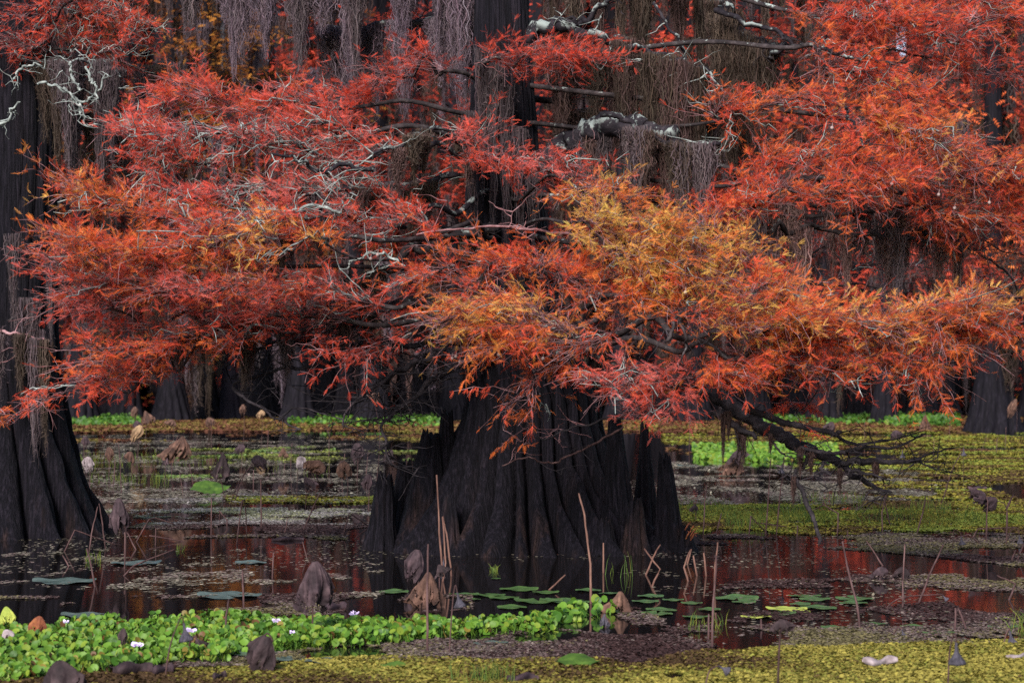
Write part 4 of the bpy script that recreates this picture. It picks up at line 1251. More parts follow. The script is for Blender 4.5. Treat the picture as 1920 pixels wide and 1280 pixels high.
lotus_leaf(264, 797, 24, 30, 870, 'dry_cream', "pale lotus scrap highest over the left water", 'bag', [(258, 870), (260, 830), (268, 798)], 9, (0, K_(-20), 0), 7)
lotus_leaf(418, 848, 44, 48, 936, 'dry_dark', "dark purple lotus leaf hanging like a star at left", 'cone', [(425, 936), (410, 880), (405, 850), (418, 848)], 10, (0, 0, 0), 6)
lotus_leaf(480, 853, 32, 28, 952, 'dry_mauve', "pinkish round lotus leaf on a slanting bent stalk", 'bag', [(424, 952), (450, 900), (474, 872), (482, 855)], 11, (0, K_(15), 0), 9)
lotus_leaf(604, 866, 42, 30, 935, 'dry_tan', "tan folded lotus leaf, left of a close pair", 'bag', [(590, 935), (592, 905), (582, 880), (600, 866)], 12, (0, K_(-40), 0), 9)
lotus_leaf(640, 862, 30, 30, 935, 'dry_tan', "tan folded lotus leaf, right of a close pair", 'dome', [(650, 935), (652, 900), (642, 862)], 13, (0, K_(20), 0), 8)
lotus_leaf(222, 932, 44, 58, 1066, 'dry_mauve', "ragged brown lotus leaf beside the left trunk", 'dome', [(232, 1066), (236, 1000), (224, 935)], 14, (0, K_(6), 0), 11)
lotus_leaf(560, 856, 26, 22, 925, 'dry_pale', "whitish lotus scrap between the star leaf and the tan pair", 'bag', [(556, 925), (558, 890), (560, 856)], 15, (0, K_(30), 0), 7)
lotus_leaf(1380, 846, 50, 44, 892, 'dry_tan', "tan lotus tent standing in water behind the dead bough", 'cone', None, 16, (0, 0, 0), 8)
lotus_leaf(1384, 843, 42, 22, 893, 'dry_mauve', "mauve lotus leaf capping the tent behind the dead bough", 'dome', None, 26, (0, K_(10), 0), 8)
lotus_leaf(1735, 778, 26, 30, 809, 'dry_tan', "small tan lotus cone left of the broad grey cypress", 'cone', None, 17, (0, 0, 0), 8)
lotus_leaf(1848, 925, 40, 26, 1014, 'dry_mauve', "mauve lotus leaf drooping over two stalks at the right edge", 'dome', [(1848, 1014), (1850, 970), (1852, 940), (1846, 926)], 18, (0, K_(-62), 0), 9)
lotus_leaf(1868, 934, 34, 30, 1013, 'dry_mauve', "limp lotus tip hanging beside the drooping mauve leaf", 'bag', [(1886, 1013), (1889, 970), (1884, 945), (1868, 936)], 28, (0, K_(-50), 0), 9)
lotus_leaf(272, 770, 28, 24, 830, 'dry_tan', "tan lotus leaf, largest of the far cluster at left", 'cone', None, 19, (0, K_(15), 0), 8)
lotus_leaf(253, 762, 14, 20, 826, 'dry_tan', "narrow tan lotus leaf standing highest in the far cluster at left", 'bag', None, 20, (0, 0, 0), 6)
lotus_leaf(256, 788, 20, 14, 830, 'dry_mauve', "low mauve lotus leaf under the far cluster at left", 'dome', None, 21, (0, K_(10), 0), 6)
lotus_leaf(324, 786, 22, 14, 826, 'dry_tan', "tan lotus leaf right of the far cluster at left", 'dome', None, 22, (0, K_(-20), 0), 6)
lotus_leaf(390, 782, 20, 18, 826, 'dry_tan', "tan lotus leaf alone before the dark far trunks", 'dome', None, 23, (0, K_(20), 0), 6)
lotus_leaf(456, 758, 14, 18, 828, 'dry_tan', "tiny tan lotus leaf left of its twin by the drooping twigs", 'bag', None, 24, (0, 0, 0), 6)
lotus_leaf(490, 768, 20, 14, 828, 'dry_cream', "tiny pale lotus leaf near the drooping twigs", 'dome', None, 25, (0, K_(10), 0), 6)
lotus_leaf(698, 738, 22, 17, 905, 'dry_tan', "tan lotus scrap among black twigs left of the trunk", 'bag', [(705, 905), (712, 820), (700, 738)], 27, (0, K_(40), 0), 6)
lotus_leaf(669, 830, 26, 34, 905, 'dry_mauve', "dim mauve lotus leaf just left of the trunk twigs", 'bag', None, 29, (0, K_(5), 0), 7)
lotus_leaf(203, 838, 18, 24, 900, 'dry_tan', "curled tan lotus leaf close to the left trunk", 'bag', None, 30, (0, K_(15), 0), 7)
lotus_leaf(167, 856, 26, 26, 925, 'dry_pale', "greyish curled lotus leaf against the left trunk", 'bag', None, 32, (0, K_(-15), 0), 9)
lotus_leaf(1466, 1160, 46, 24, 1310, 'dry_dark', "purple grey rolled lotus leaf capping a tall stalk at lower right", 'dome', [(1457, 1310), (1460, 1240), (1464, 1162)], 33, (0, K_(4), 0), 6)
lotus_leaf(232, 1176, 20, 30, 1228, 'dry_dark', "small dark upright lotus bud in the hyacinths", 'dome', None, 34, (0, K_(-8), 0), 5)
lotus_leaf(368, 1196, 30, 24, 1226, 'dry_dark', "dark lotus cap with hooked stem among hyacinths", 'cone', [(352, 1226), (356, 1205), (366, 1192), (370, 1200)], 35, (0, K_(25), 0), 6)
lotus_leaf(1690, 1062, 40, 22, 1085, 'dry_dark', "dark lotus leaf sunk in the rusty film at right", 'dome', None, 36, (0, K_(5), 0), 7)
lotus_leaf(1650, 1062, 36, 20, 1088, 'dry_mauve', "mauve lotus leaf half sunk left of the dark one", 'dome', None, 37, (0, K_(15), 0), 7)
lotus_leaf(1134, 1150, 22, 24, 1176, 'pod', "dark lotus cap reflected in the pool right of the hyacinths", 'cone', None, 38, (0, K_(-10), 0), 6)


for q in [(160, 818, 15, 18, 868, 'dry_mauve', "pinkish lotus scrap highest beside the left trunk", 'bag', 41), (246, 846, 22, 20, 902, 'dry_tan', "tan curled lotus leaf below the pale lit scrap", 'dome', 42),
          (308, 852, 18, 22, 908, 'dry_mauve', "mauve drooping lotus leaf left of the pleated fan", 'cone', 43), (452, 832, 20, 18, 880, 'dry_mauve', "mauve lotus scrap between the star leaf and the pinkish one", 'bag', 44),
          (532, 838, 20, 20, 884, 'dry_tan', "tan lotus scrap above the whitish one", 'cone', 45), (735, 842, 24, 26, 912, 'dry_dark', "dark lotus leaf against the left stub of the big trunk", 'dome', 46),
          (572, 892, 26, 26, 950, 'dry_mauve', "limp mauve lotus leaf under the whitish scrap", 'cone', 47), (690, 888, 22, 28, 960, 'dry_mauve', "limp mauve lotus leaf left of the trunk stub", 'bag', 48),
          (1560, 790, 22, 20, 824, 'dry_mauve', "mauve lotus scrap under the lower right boughs", 'dome', 49), (1905, 748, 16, 32, 815, 'dry_tan', "tan lotus leaf hanging beside the broad grey cypress", 'bag', 50),
          (1678, 806, 26, 16, 840, 'dry_mauve', "mauve lotus cap beyond the dead bough's twigs", 'dome', 51), (1303, 945, 18, 14, 975, 'dry_mauve', "small mauve lotus cap in the green bank beside the trunk", 'dome', 52)]:
    lotus_leaf(*q[:7], shape=q[7], seed=q[8], tilt=(0, K_((q[8] * 37) % 50 - 25), 0), pleats=9)


def lying(px, py, wpx, hpx, mat, label, seed, bend=0.25, name="lotus_leaf", rz=0.0):
    """a curled dry leaf lying on the mat"""
    p = on_water(px, py)
    s = p[1] / F
    a = Acc()
    r = np.random.default_rng(seed)
    n, m = 26, 16
    u = np.linspace(-1, 1, n)[:, None]
    th = np.linspace(-0.25 * np.pi, 1.25 * np.pi, m)[None]
    R_ = hpx * s / 2 * (1 - 0.45 * np.abs(u) ** 2.5) * (1 + 0.18 * np.sin(5 * u + seed) + 0.1 * np.sin(3 * th + 4 * u))
    x = u * wpx * s / 2 + 0 * th
    y = R_ * np.cos(th) * 1.3 + 0.05 * np.sin(3 * u)
    z = R_ * (np.sin(th) + 0.72) + bend * hpx * s * u ** 2
    v = rot(np.stack([x, y, z], -1).reshape(-1, 3), 0, 0, rz) + p
    i, j = np.meshgrid(np.arange(n - 1), np.arange(m - 1), indexing='ij')
    q = i * m + j
    a.add(v, np.concatenate([np.stack([q, q + 1, q + m + 1], -1).reshape(-1, 3), np.stack([q, q + m + 1, q + m], -1).reshape(-1, 3)]))
    tag(a.build(name, M[mat], origin=p), label, "dried leaf")


lying(250, 1262, 74, 24, 'dry_dark', "dark rolled lotus leaf lying like a log at lower left", 3, 0.1)
lying(306, 1262, 40, 18, 'dry_mauve', "mauve crumpled lotus leaf touching the end of the dark roll", 4, 0.2)
lying(1650, 1248, 66, 17, 'dry_pale', "pale curled lotus scrap lying on the yellow mat", 5, 0.5)
lying(1915, 1233, 60, 10, 'dry_pale', "whitish flat leaf on the yellow mat at the right edge", 6, 0.0)
lying(980, 1276, 60, 16, 'dry_mauve', "faint mauve leaf sunk in the yellow mat below the big trunk", 7, 0.1)
lying(1836, 918, 28, 8, 'dry_mauve', "small mauve leaf on the green bank above the drooping one", 8, 0.2)
lying(540, 1013, 60, 8, 'dry_mauve', "long flat mauve leaf drifting on the grey film", 9, 0.0)
lying(630, 1143, 40, 16, 'dry_mauve', "mauve crumpled leaf behind the hyacinth edge", 10, 0.2)
lying(412, 1272, 26, 14, 'dry_dark', "dark purple scrap on the mat by the bottom edge", 11, 0.2)


def pod(name_pts, label, base_row=None, size=0.032, group=None, thick=0.0048, upright=False):
    """a lotus stalk (photo pixels, water end first) that hooks over and carries a drooping cone-shaped seed pod"""
    Y = water_depth(base_row or name_pts[0][1])
    pts = [at(x, y, Y) for x, y in name_pts]
    e = empty("lotus_pod", (pts[0][0], Y, 0), label, "seed pod", group)
    b = Acc()
    pts0 = [pts[0] - [0, 0, 0.1]] + pts[1:]
    tube(b, smooth_path(pts0, 6 * len(pts0)), [thick, thick * 0.9, thick * 0.8], 6, 0, None, .12)
    b.build("stalk", M['stalk'], e)
    end, d = pts[-1], unit(pts[-1] - pts[-2])
    d = unit(d + np.array([0, 0, 0.8 if upright else -0.8]))
    prof = [(-0.2, 0.16), (0.25, 0.18), (0.9, 0.26), (1.5, 0.62), (2.0, 0.98), (2.25, 1.08), (2.4, 1.0), (2.42, 0.0)]
    a_ = unit(np.cross(d, [0.1, 1, 0.05]))
    b_ = np.cross(d, a_)
    n = 16
    th = np.linspace(0, 2 * np.pi, n, endpoint=False)
    v = np.concatenate([end + d * h * size + (np.cos(th)[:, None] * a_ + np.sin(th)[:, None] * b_) * (r_ * size) * (1 + 0.05 * np.sin(5 * th))[:, None] for h, r_ in prof])
    i, j = np.meshgrid(np.arange(len(prof) - 1), np.arange(n), indexing='ij')
    q, q2 = i * n + j, i * n + (j + 1) % n
    a = Acc()
    a.add(v, np.concatenate([np.stack([q, q2, q2 + n], -1).reshape(-1, 3), np.stack([q, q2 + n, q + n], -1).reshape(-1, 3)]))
    a.build("seed_head", M['pod'], e)


pod([(306, 1266), (318, 1215), (333, 1170), (341, 1156), (345, 1170)], "seed pod hanging from a hooked stalk over the hyacinths", size=.042)
pod([(841, 1224), (847, 1150), (853, 1098), (858, 1112)], "seed pod on the right of two tall stalks before the big trunk", size=.038)
pod([(1776, 1292), (1780, 1230), (1786, 1194), (1792, 1191), (1793, 1207)], "seed pod hanging over the yellow mat, nearest at lower right", size=.048)
pod([(1876, 1206), (1886, 1190), (1892, 1178), (1894, 1184)], "seed pod drooping beside the right edge above the yellow mat", size=.040)
pod([(1318, 1284), (1328, 1262), (1340, 1250), (1348, 1248)], "dark knobby pod on a curved stalk at the bottom edge", size=.028)
pod([(4, 1222), (10, 1200), (14, 1190), (13, 1200)], "dark seed pod hanging at the left edge of the hyacinths", size=.03)
pod([(1660, 1192), (1680, 1180), (1688, 1175), (1691, 1180)], "small seed pod at the edge of the brown film", size=.022)
pod([(1787, 1030), (1788, 996), (1800, 998), (1802, 1006)], "dark seed pod hanging from an angled stalk in the rusty film", size=.036)
pod([(1880, 1020), (1895, 995), (1908, 990), (1911, 1004)], "dark seed pod at the right end of an arched stalk", size=.04)
pod([(1468, 905), (1468, 880), (1468, 868), (1467, 872)], "small dark pod on a thin stalk behind the dead bough", base_row=1004, size=.04)
pod([(1693, 905), (1693, 860), (1692, 842), (1692, 846)], "small dark pod beyond the dead bough's tip", size=.05)
pod([(1806, 905), (1806, 860), (1807, 836), (1807, 842)], "dark pod far out where the dead bough's twig ends", size=.05)
pod([(836, 1070), (832, 1050), (833, 1042), (832, 1048)], "tiny grey pod between bent tan stalks at the trunk's foot", size=.026)
pod([(1655, 1120), (1690, 1120), (1760, 1114), (1768, 1116)], "small pod on a fallen stalk in the right pool", base_row=1140, size=.02)

ST = {  # bare broken stalks, photo pixels with the water end first
    ("tall dead stalk standing before the hyacinth edge below the big trunk", "stalks before the hyacinths", 'stalk'): [
        [(802, 1222), (804, 1140), (806, 1022)]],
    ("bent tan stalk leaning at the foot of the big trunk", "tan stalks at the trunk's foot", 'tan_stalk'): [
        [(828, 1090), (836, 1055), (829, 970)], [(848, 1080), (838, 1010), (828, 968)], [(832, 1082), (824, 1000), (818, 890)],
        [(1108, 1132), (1106, 1058), (1096, 968), (1084, 926)], [(1131, 1074), (1130, 1018)], [(1204, 1078), (1226, 1044), (1239, 1020)],
        [(1215, 1100), (1238, 1067), (1210, 1028)], [(1284, 1058), (1298, 1028)], [(1339, 1105), (1342, 1060), (1346, 1018)],
        [(1310, 1080), (1300, 1040)], [(1012, 1106), (1060, 1079)], [(1325, 1080), (1322, 1036)], [(1296, 1090), (1284, 1062), (1296, 1030)]],
    ("dark dead stalk standing in the hyacinth bed", "stalks in the hyacinth bed", 'stalk'): [
        [(421, 1198), (425, 1160), (431, 1122)], [(456, 1142), (456, 1100), (454, 1068)]],
    ("snapped dead stalk in the water beside the left trunk", "broken stalks by the left trunk", 'stalk'): [
        [(115, 1034), (140, 994), (215, 1022), (230, 1024)], [(165, 1034), (174, 990), (184, 948)], [(182, 1100), (170, 1050), (164, 1030)], [(233, 1046), (233, 975)],
        [(200, 1030), (194, 985), (188, 945)], [(250, 1015), (280, 975), (292, 972), (330, 985)], [(262, 1030), (240, 1000), (228, 985)], [(291, 1022), (292, 990)],
        [(280, 990), (350, 1016)], [(215, 1080), (250, 1062), (330, 1030)], [(138, 1062), (120, 1040)], [(396, 1005), (397, 930)], [(436, 940), (457, 890), (478, 860)],
        [(443, 1020), (455, 940), (460, 938), (466, 1020)], [(490, 990), (490, 900)], [(424, 985), (425, 975), (412, 958), (414, 985)], [(531, 1000), (540, 970)],
        [(563, 995), (590, 940), (600, 920)], [(592, 985), (594, 983), (605, 1005)], [(640, 1005), (655, 960), (690, 985)], [(650, 1010), (690, 990)], [(445, 1020), (462, 1032)],
        [(510, 1085), (512, 1036)], [(580, 1046), (568, 1015)]],
    ("thin dead stalk standing in the green bank right of the trunk", "stalks in the right bank", 'stalk'): [
        [(1318, 1000), (1322, 950), (1326, 908)], [(1403, 1004), (1407, 968), (1442, 1003)], [(1410, 966), (1498, 990)], [(1434, 1004), (1441, 930), (1446, 860)],
        [(1455, 1004), (1462, 920), (1469, 858)], [(1568, 1004), (1572, 962), (1545, 946), (1528, 955)], [(1655, 1000), (1654, 960), (1662, 925)],
        [(1672, 985), (1658, 940), (1660, 910)], [(1716, 1000), (1730, 960), (1735, 930)], [(1850, 1012), (1849, 960)], [(1886, 1000), (1888, 950), (1900, 928)],
        [(1762, 945), (1785, 880), (1805, 840)], [(1815, 1012), (1835, 990), (1905, 987)], [(1790, 996), (1815, 1002), (1840, 1022)], [(1588, 1008), (1590, 995)],
        [(1494, 1010), (1495, 985)], [(1300, 935), (1323, 920)], [(1668, 940), (1700, 930)], [(1880, 960), (1900, 930)], [(1340, 1000), (1352, 960)]],
    ("thin dead stalk slanting from the dark pool at lower right", "stalks in the lower right pool", 'stalk'): [
        [(1335, 1215), (1338, 1130), (1345, 1040)], [(1615, 1178), (1606, 1130), (1590, 1070), (1580, 1010)], [(1693, 1090), (1696, 1020)], [(1716, 1132), (1742, 1080), (1770, 1020)],
        [(1692, 1140), (1690, 1090)], [(1885, 1125), (1904, 1095), (1868, 1078)], [(1903, 1050), (1920, 1020)], [(1893, 1050), (1905, 1032), (1925, 1052)],
        [(1791, 1184), (1792, 1140)], [(1822, 1182), (1795, 1138)], [(1702, 1038), (1764, 1048)], [(1428, 1182), (1427, 1160)], [(1326, 1200), (1326, 1150)],
        [(1512, 1020), (1520, 1030)], [(1665, 1060), (1625, 1012)], [(1418, 1035), (1432, 1018)]],
    ("dead lotus stalk far out among the left lotus leaves", "far stalks at left", 'stalk'): [
        [(158, 880), (157, 820)], [(228, 925), (226, 870), (222, 830)], [(212, 910), (216, 860)], [(345, 925), (336, 885)], [(365, 915), (356, 870)], [(397, 845), (396, 790)],
        [(500, 850), (503, 805)], [(545, 880), (548, 830)], [(475, 925), (476, 880)], [(616, 860), (618, 815), (608, 800)], [(640, 905), (646, 850)], [(685, 900), (690, 850)]],
    ("dead lotus stalk far out between the right boughs and the water", "far stalks at right", 'stalk'): [
        [(1292, 850), (1294, 790)], [(1410, 850), (1412, 800)], [(1620, 830), (1622, 790)], [(1780, 820), (1782, 778)], [(1885, 840), (1886, 800)], [(1838, 850), (1850, 815)],
        [(1750, 850), (1751, 820)], [(1868, 850), (1870, 820)]],
}
for (lab, grp, mt), L in ST.items():
    for pts in L:
        Y = water_depth(max(y for _, y in pts))
        P = [at(x, y, Y + 0.12 * i) for i, (x, y) in enumerate(pts)]
        base = P[0].copy()
        P[0] = P[0] - [0, 0, 0.08]
        path = np.concatenate([np.linspace(P[i], P[i + 1], 6)[(0 if i == 0 else 1):] for i in range(len(P) - 1)])
        path += np.cumsum(R.normal(0, 0.0022, path.shape), 0)
        a = Acc()
        r_ = 0.0078 if mt != 'tan_stalk' else 0.009
        tube(a, path, [r_ * 1.15, r_, r_ * 0.8], 6, 0, None, .3)
        tag(a.build("dead_stalk", M[mt], origin=base), lab if len(L) > 1 else lab, "stalk", grp if len(L) > 1 else None)


# ------------------------------------------------------------------ lily pads
def pad(px, py, wpx, mat, label, group, seed):
    p = on_water(px, py)
    s = p[1] / F
    r = np.random.default_rng(seed)
    n, m = 40, 6
    ph = r.uniform(0, 6.28)
    th = np.linspace(0.14, 2 * np.pi - 0.14, n)[None] + ph
    u = np.linspace(0.04, 1, m)[:, None]
    rad = wpx * s / 2 * u * (1 + 0.03 * np.sin(4 * th + seed) + 0.02 * np.sin(9 * th))
    tilt = r.normal(0, 0.018, 2)
    x, y = rad * np.cos(th), rad * np.sin(th)
    z = 0.006 + x * tilt[0] + y * tilt[1] + 0.03 * wpx * s * u ** 3 * (0.4 + 0.5 * np.sin(2 * th + seed) + 0.5 * np.sin(5 * th))
    v = np.stack([x, y, np.maximum(z, 0.005)], -1).reshape(-1, 3) + p
    i, j = np.meshgrid(np.arange(m - 1), np.arange(n - 1), indexing='ij')
    q = i * n + j
    a = Acc()
    a.add(v, np.concatenate([np.stack([q, q + n, q + n + 1], -1).reshape(-1, 3), np.stack([q, q + n + 1, q + 1], -1).reshape(-1, 3)]))
    tag(a.build("lily_pad", M[mat], origin=p), label, "lily pad", group)


gl = "round green lily pad floating before the big trunk, above the hyacinth tip"
gr = "round green lily pad in the lower right pool"
for k, (x, y, wd) in enumerate([(973, 1105, 73), (1023, 1111, 50), (1010, 1127, 90), (1065, 1128, 84), (960, 1139, 57), (1103, 1107, 50), (1142, 1113, 40), (870, 1115, 55),
                                (917, 1116, 60), (945, 1121, 57), (887, 1124, 30), (737, 1110, 60), (930, 1085, 18), (924, 1066, 16)]):
    pad(x, y, wd, 'pad', gl, "lily pads before the trunk", k)
for k, (x, y, wd) in enumerate([(1220, 1118, 50), (1210, 1128, 50), (1262, 1125, 40), (1176, 1147, 55), (1232, 1151, 60), (1240, 1144, 60), (1382, 1122, 83), (1395, 1129, 45),
                                (1509, 1118, 60), (1528, 1124, 57), (1602, 1123, 70), (1600, 1131, 55), (1535, 1140, 70), (1463, 1151, 60), (1305, 1157, 50), (1297, 1131, 40),
                                (1567, 1177, 55), (1718, 1176, 60), (1330, 1143, 44), (1500, 1133, 40), (1760, 1188, 60), (1880, 1176, 54), (1640, 1170, 40)]):
    pad(x, y, wd, 'pad', gr, "lily pads in the right pool", 50 + k)
for k, (x, y, wd) in enumerate([(1475, 1142, 76), (1418, 1157, 57), (1892, 1161, 50), (1500, 1147, 40)]):
    pad(x, y, wd, 'pad_yellow', "yellowing lily pad among the green ones at lower right", "yellowing lily pads", 90 + k)
for k, (x, y, wd, lab) in enumerate([(255, 1056, 92, "pale teal lily pad drifting right of the left trunk"), (120, 1090, 116, "broad pale teal pad nearest the left edge"),
                                     (430, 1117, 120, "pale teal pad touching the brown film left of the big hood"), (470, 1055, 60, "small pale pad in the dark water left of the trunk"),
                                     (470, 1226, 106, "big grey green lotus pad behind the dark bag leaf"), (610, 1241, 80, "flat teal pad on the brown film under the hyacinths"),
                                     (920, 1208, 66, "pale teal pad on the brown film below the big trunk"), (160, 1154, 90, "whitish teal pad behind the left hyacinths"),
                                     (1300, 874, 60, "pale teal pad far out behind the trunk's right side"), (540, 1236, 60, "teal pad right of the dark bag leaf")]):
    pad(x, y, wd, 'pad_teal', lab, None, 120 + k)


def green_leaf(px, py, wpx, hpx, label, seed, lift=0.0):
    """a lotus leaf tilted up out of the water"""
    p = on_water(px, py)
    s = p[1] / F
    n, m = 40, 8
    th = np.linspace(0, 2 * np.pi, n, endpoint=False)[None]
    u = np.linspace(0.02, 1, m)[:, None]
    rw_ = wpx * s / 2 * u * (1 + 0.05 * np.sin(5 * th + seed) + 0.04 * np.sin(11 * th))
    x = rw_ * np.cos(th)
    dz = rw_ * np.sin(th)
    k = hpx / wpx
    z = dz * k * 0.9 + hpx * s * 0.5 + lift * s + 0.10 * rw_ * np.sin(3 * th + seed)
    y = dz * 0.7 + 0 * th
    v = np.stack([x, y, np.maximum(z, 0.006)], -1).reshape(-1, 3) + p
    i, j = np.meshgrid(np.arange(m - 1), np.arange(n), indexing='ij')
    q, q2 = i * n + j, i * n + (j + 1) % n
    e = empty("lotus_leaf", p, label, "green leaf")
    a = Acc()
    a.add(v, np.concatenate([np.stack([q, q + n, q2 + n], -1).reshape(-1, 3), np.stack([q, q2 + n, q2], -1).reshape(-1, 3)]))
    a.build("blade", M['lotus_green'], e)
    b = Acc()
    tube(b, [p - [0, 0, .1], p + [0, 0.02, (hpx * 0.4 + lift) * s]], [.007, .006], 6)
    b.build("stalk", M['green_blade'], e)


green_leaf(393, 925, 76, 22, "living green lotus leaf tilted over the water at left", 2, 0)
green_leaf(1082, 1246, 84, 16, "dark green lotus leaf lying on the yellow mat below the trunk", 3, 0)
green_leaf(738, 1250, 50, 8, "narrow green leaf flat on the yellow mat", 4, 0)


# ------------------------------------------------------------------ water hyacinths
def hyacinth_leaves(acc, pos, size, cols, face=0.55):
    N = len(pos)
    ring = [(0.0, 0.0)]
    tv = [(0, 0, 0.0)]
    for rr, zz in ((0.55, 0.05), (1.0, 0.20)):
        for t in np.linspace(0, 2 * np.pi, 9)[:-1]:
            tv.append((rr * math.cos(t) * 1.0, rr * math.sin(t) * 0.92, zz * (0.6 + 0.4 * math.cos(2 * t))))
    tv = np.array(tv)
    tt = []
    for k in range(8):
        k2 = (k + 1) % 8
        tt += [(0, 1 + k, 1 + k2), (1 + k, 9 + k, 9 + k2), (1 + k, 9 + k2, 1 + k2)]
    tt = np.array(tt)
    nr = unit(np.stack([R.normal(0, 0.8, N), R.normal(-face, 0.8, N), np.ones(N) * 0.7], 1))
    x = unit(np.cross(nr, unit(R.normal(0, 1, (N, 3)))))
    y = np.cross(nr, x)
    sz = size[:, None, None]
    v = pos[:, None] + sz * (tv[None, :, :1] * x[:, None] + tv[None, :, 1:2] * y[:, None] + tv[None, :, 2:3] * nr[:, None])
    v[..., 2] = np.maximum(v[..., 2], 0.004)
    t = (np.arange(N)[:, None, None] * len(tv) + tt[None]).reshape(-1, 3)
    acc.add(v.reshape(-1, 3), t, np.repeat(cols, len(tv), 0), 0)
    st = np.stack([np.c_[pos[:, :2], np.zeros(N)] + R.normal(0, .015, (N, 3)) * [1, 1, 0], pos * [1, 1, .5] + R.normal(0, .008, (N, 3)), pos], 1)
    many_tubes(acc, st, np.full(N, 0.006), np.full(N, 0.003), 0, cols * 0.8)


def hyacinths(top, bot, dens, size, hgt, label, seed, mix):
    tx, ty = zip(*top)
    bx, by = zip(*bot)
    Y0, Y1 = water_depth(max(by)), water_depth(min(ty))
    xl, xr = tx[0], tx[-1]
    area = (xr - xl) / F * (Y1 ** 2 - Y0 ** 2) / 2
    n = int(area * dens)
    Y = np.sqrt(R.uniform(Y0 ** 2, Y1 ** 2, n))
    px = R.uniform(xl, xr, n)
    X = (px - 960) / F * Y
    py = HY + F * H / Y
    wob = (fbm(X * 3 + seed, Y * 3, 3) - .5) * 22
    ok = (py + wob > np.interp(px, tx, ty)) & (py + wob < np.interp(px, bx, by))
    X, Y = X[ok], Y[ok]
    n = len(X)
    z = hgt * (0.12 + R.random(n) ** 0.8 * (0.5 + 0.8 * fbm(X * 2.5, Y * 2.5, 3)))
    cc = np.array([(0.038, 0.100, 0.010), (0.075, 0.165, 0.016), (0.115, 0.220, 0.024), (0.16, 0.225, 0.022), (0.19, 0.14, 0.025), (0.12, 0.06, 0.02)])
    c = cc[R.choice(6, n, p=mix)] * R.uniform(.75, 1.15, (n, 1))
    a = Acc()
    hyacinth_leaves(a, np.stack([X, Y, z], 1), size * R.uniform(.6, 1.15, n), c)
    return tag(a.build("water_hyacinth", M['hyacinth']), label, "water plants", kind="stuff")


hyacinths([(-60, 1180), (60, 1186), (150, 1178), (260, 1170), (400, 1162), (560, 1168), (760, 1176), (900, 1170), (1040, 1164)],
          [(-60, 1290), (0, 1282), (120, 1262), (300, 1248), (430, 1244), (470, 1216), (640, 1216), (760, 1206), (900, 1190), (1040, 1184)], 800, .026, .075,
          "bright green bed of water hyacinth at the lower left", 4, [.16, .30, .30, .17, .05, .02])
hyacinths([(1040, 1156), (1090, 1144), (1150, 1142)], [(1040, 1172), (1090, 1160), (1150, 1152)], 240, .038, .09, "thin green hyacinth tongue reaching under the lily pads", 5, [.2, .3, .3, .18, .02, 0])
hyacinths([(110, 786), (200, 785), (262, 787)], [(110, 800), (200, 800), (262, 800)], 10, .10, .28, "bright green plants on the far shore at left", 6, [.65, .25, .06, .04, 0, 0])
hyacinths([(540, 784), (700, 783), (830, 784)], [(540, 802), (700, 803), (830, 800)], 4.5, .10, .30, "green plants on the far shore left of the big trunk", 7, [.65, .25, .06, .04, 0, 0])
hyacinths([(1400, 782), (1560, 783), (1790, 784)], [(1400, 797), (1560, 798), (1790, 796)], 4.5, .10, .28, "green plants on the far shore below the right boughs", 8, [.65, .25, .06, .04, 0, 0])
hyacinths([(1300, 838), (1400, 834), (1570, 838)], [(1300, 862), (1400, 866), (1570, 858)], 48, .07, .10, "bright green floating plants behind the dead bough", 9, [.1, .3, .4, .2, 0, 0])
hyacinths([(1660, 788), (1730, 786), (1800, 788)], [(1660, 800), (1730, 802), (1800, 800)], 12, .10, .4, "green plants at the foot of the broad grey cypress", 10, [.65, .25, .06, .04, 0, 0])


def flower(px, py, z, label, seed, size=0.045, petals=9, slim=False):
    p = on_water(px, py, z)
    r = np.random.default_rng(seed)
    e = empty("hyacinth_flower", (p[0], p[1], 0), label, "flower")
    a = Acc()
    for k in range(petals):
        t = 2 * np.pi * k / petals + r.uniform(-.2, .2)
        up = r.uniform(0.1, 0.9)
        d = np.array([math.cos(t), math.sin(t) * .7, up])
        d = d / np.linalg.norm(d)
        s_ = unit(np.cross(d, [0, -1, 0.2]))
        L = size * r.uniform(.7, 1.2)
        w_ = L * (0.16 if slim else 0.34)
        pts = [p, p + d * L * .5 + s_ * w_, p + d * L * .5 - s_ * w_, p + d * L * 1.0 + s_ * w_ * .6, p + d * L * 1.0 - s_ * w_ * .6, p + d * L * 1.15 - np.array([0, 0, L * .1])]
        a.add(pts, [(0, 1, 2), (1, 3, 4), (1, 4, 2), (3, 5, 4)])
    a.build("petals", M['petal'], e)
    b = Acc()
    tube(b, [[p[0], p[1], -.05], p], [.005, .004], 6)
    b.build("stem", M['green_blade'], e)


flower(665, 1152, .10, "white lilac star flower standing highest on the right of the hyacinths", 1, .042, 9, True)
flower(517, 1165, .10, "pale lilac flower at the top of the hyacinths under the big hood", 2, .030)
flower(257, 1210, .10, "lilac flower low in the left half of the hyacinths", 3, .036)
flower(358, 1184, .11, "lilac flower right of the hooked seed pod", 4, .032)
flower(124, 1166, .09, "small pale flower at the far edge of the left hyacinths", 5, .022)
flower(548, 1186, .09, "tiny pale flower below the big hood's stalk", 6, .02)


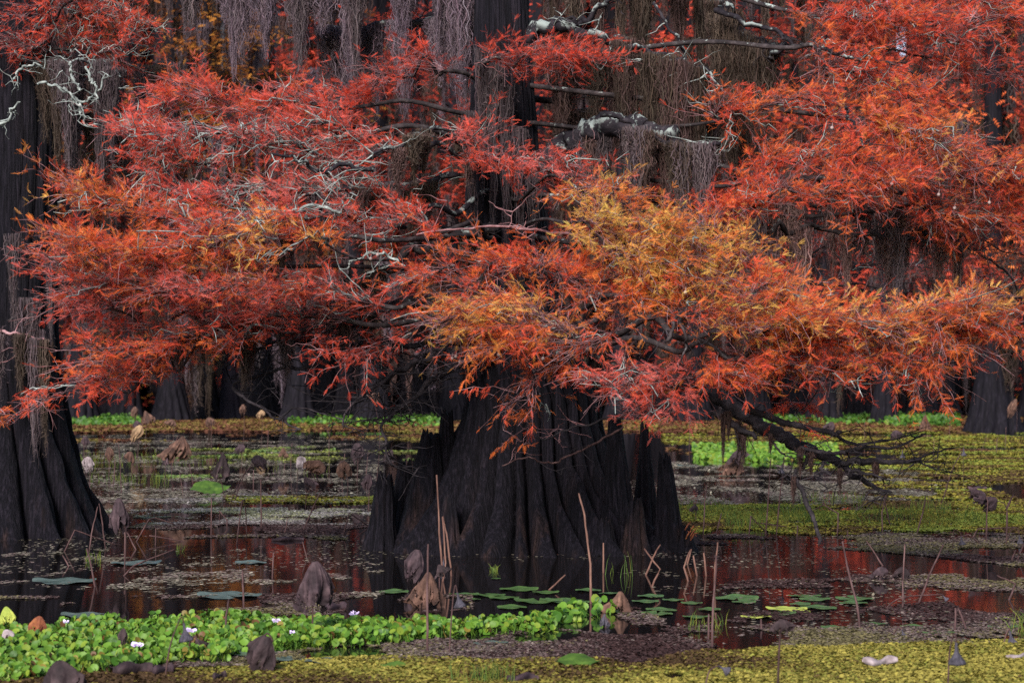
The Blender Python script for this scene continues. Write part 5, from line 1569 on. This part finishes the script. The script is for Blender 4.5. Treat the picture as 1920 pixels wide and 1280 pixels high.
def big_leaf(px, py, wpx, hpx, mat, label, seed, ry):
    p = on_water(px, py)
    s = p[1] / F
    e = empty("lotus_leaf", p, label, "leaf")
    v, t = hood(wpx * s, hpx * s, 7, seed, 'dome')
    a = Acc()
    top = p + [0, 0, (hpx + 14) * s]
    a.add(rot(v, 0, ry, 0) + top, t)
    a.build("blade", M[mat], e)
    b = Acc()
    tube(b, [p - [0, 0, .08], p + [0.005, 0, (hpx + 8) * s]], [.006, .005], 6)
    b.build("stalk", M['green_blade'], e)


big_leaf(10, 1186, 30, 36, 'pad_yellow', "yellow and pink young leaf standing at the left edge", 2, .3)
big_leaf(76, 1202, 34, 34, 'flame_wood', "rusty brown leaf upright in the left hyacinths", 3, -.3)
big_leaf(8, 1220, 36, 26, 'dry_pale', "pale pinkish curled leaf at the left edge low in the hyacinths", 4, .6)


# ------------------------------------------------------------------ grass in the bank
def grass(zones, label):
    a = Acc()
    for px, py, wpx, dpx, n, hh in zones:
        x = R.uniform(px - wpx, px + wpx, n)
        y = R.uniform(py - dpx, py + dpx, n)
        P = np.stack([on_water(i, j) for i, j in zip(x, y)])
        h = hh * R.uniform(.4, 1, n)
        d = np.stack([R.normal(0, .35, n), R.normal(0, .25, n), np.ones(n)], 1)
        tip = P + d * h[:, None]
        mid = P + d * (h * .55)[:, None] * [.7, .7, 1.15]
        c = np.array([(0.10, 0.14, 0.025), (0.15, 0.165, 0.03), (0.07, 0.12, 0.03)])[R.integers(0, 3, n)]
        many_tubes(a, np.stack([P, mid, tip], 1), np.full(n, .004), np.full(n, .001), 0, c)
    tag(a.build("grass", M['weed']), label, "grass", kind="stuff")


grass([(1400, 985, 40, 8, 160, .22), (1320, 960, 50, 10, 120, .2), (1510, 970, 40, 12, 160, .22), (1660, 970, 60, 15, 160, .18), (1745, 958, 40, 10, 120, .16), (1560, 940, 60, 8, 120, .16),
       (1800, 975, 70, 15, 120, .16), (1455, 962, 40, 8, 80, .2)], "thin green grass blades in the bank right of the trunk")
grass([(180, 866, 50, 8, 90, .26), (300, 862, 60, 8, 90, .26), (210, 900, 40, 5, 50, .2), (280, 902, 40, 5, 50, .2), (420, 866, 60, 6, 50, .2), (560, 880, 60, 8, 30, .24)],
      "loose green grass tufts beyond the left trunk")
grass([(1160, 1078, 30, 6, 9, .2), (925, 1070, 8, 3, 20, .06), (1330, 1175, 40, 12, 26, .11), (905, 1276, 60, 6, 70, .12), (1920, 1180, 30, 8, 30, .16), (175, 1048, 14, 6, 18, .09), (335, 1030, 12, 4, 10, .07)],
      "few green blades standing in the pool before the trunk")

# torn fresh wood on the knee right of the trunk
a = Acc()
p = at(1296, 996, 20.6)
for k in range(9):
    q = p + R.normal(0, .03, 3)
    tube(a, [q - [0.03, 0, 0.05], q, q + R.normal(0, .03, 3) + [0.01, -.02, .02]], [.008, .010, .003], 5, 0, None, .4)
a.build("torn_wood", M['flame_wood'], main)
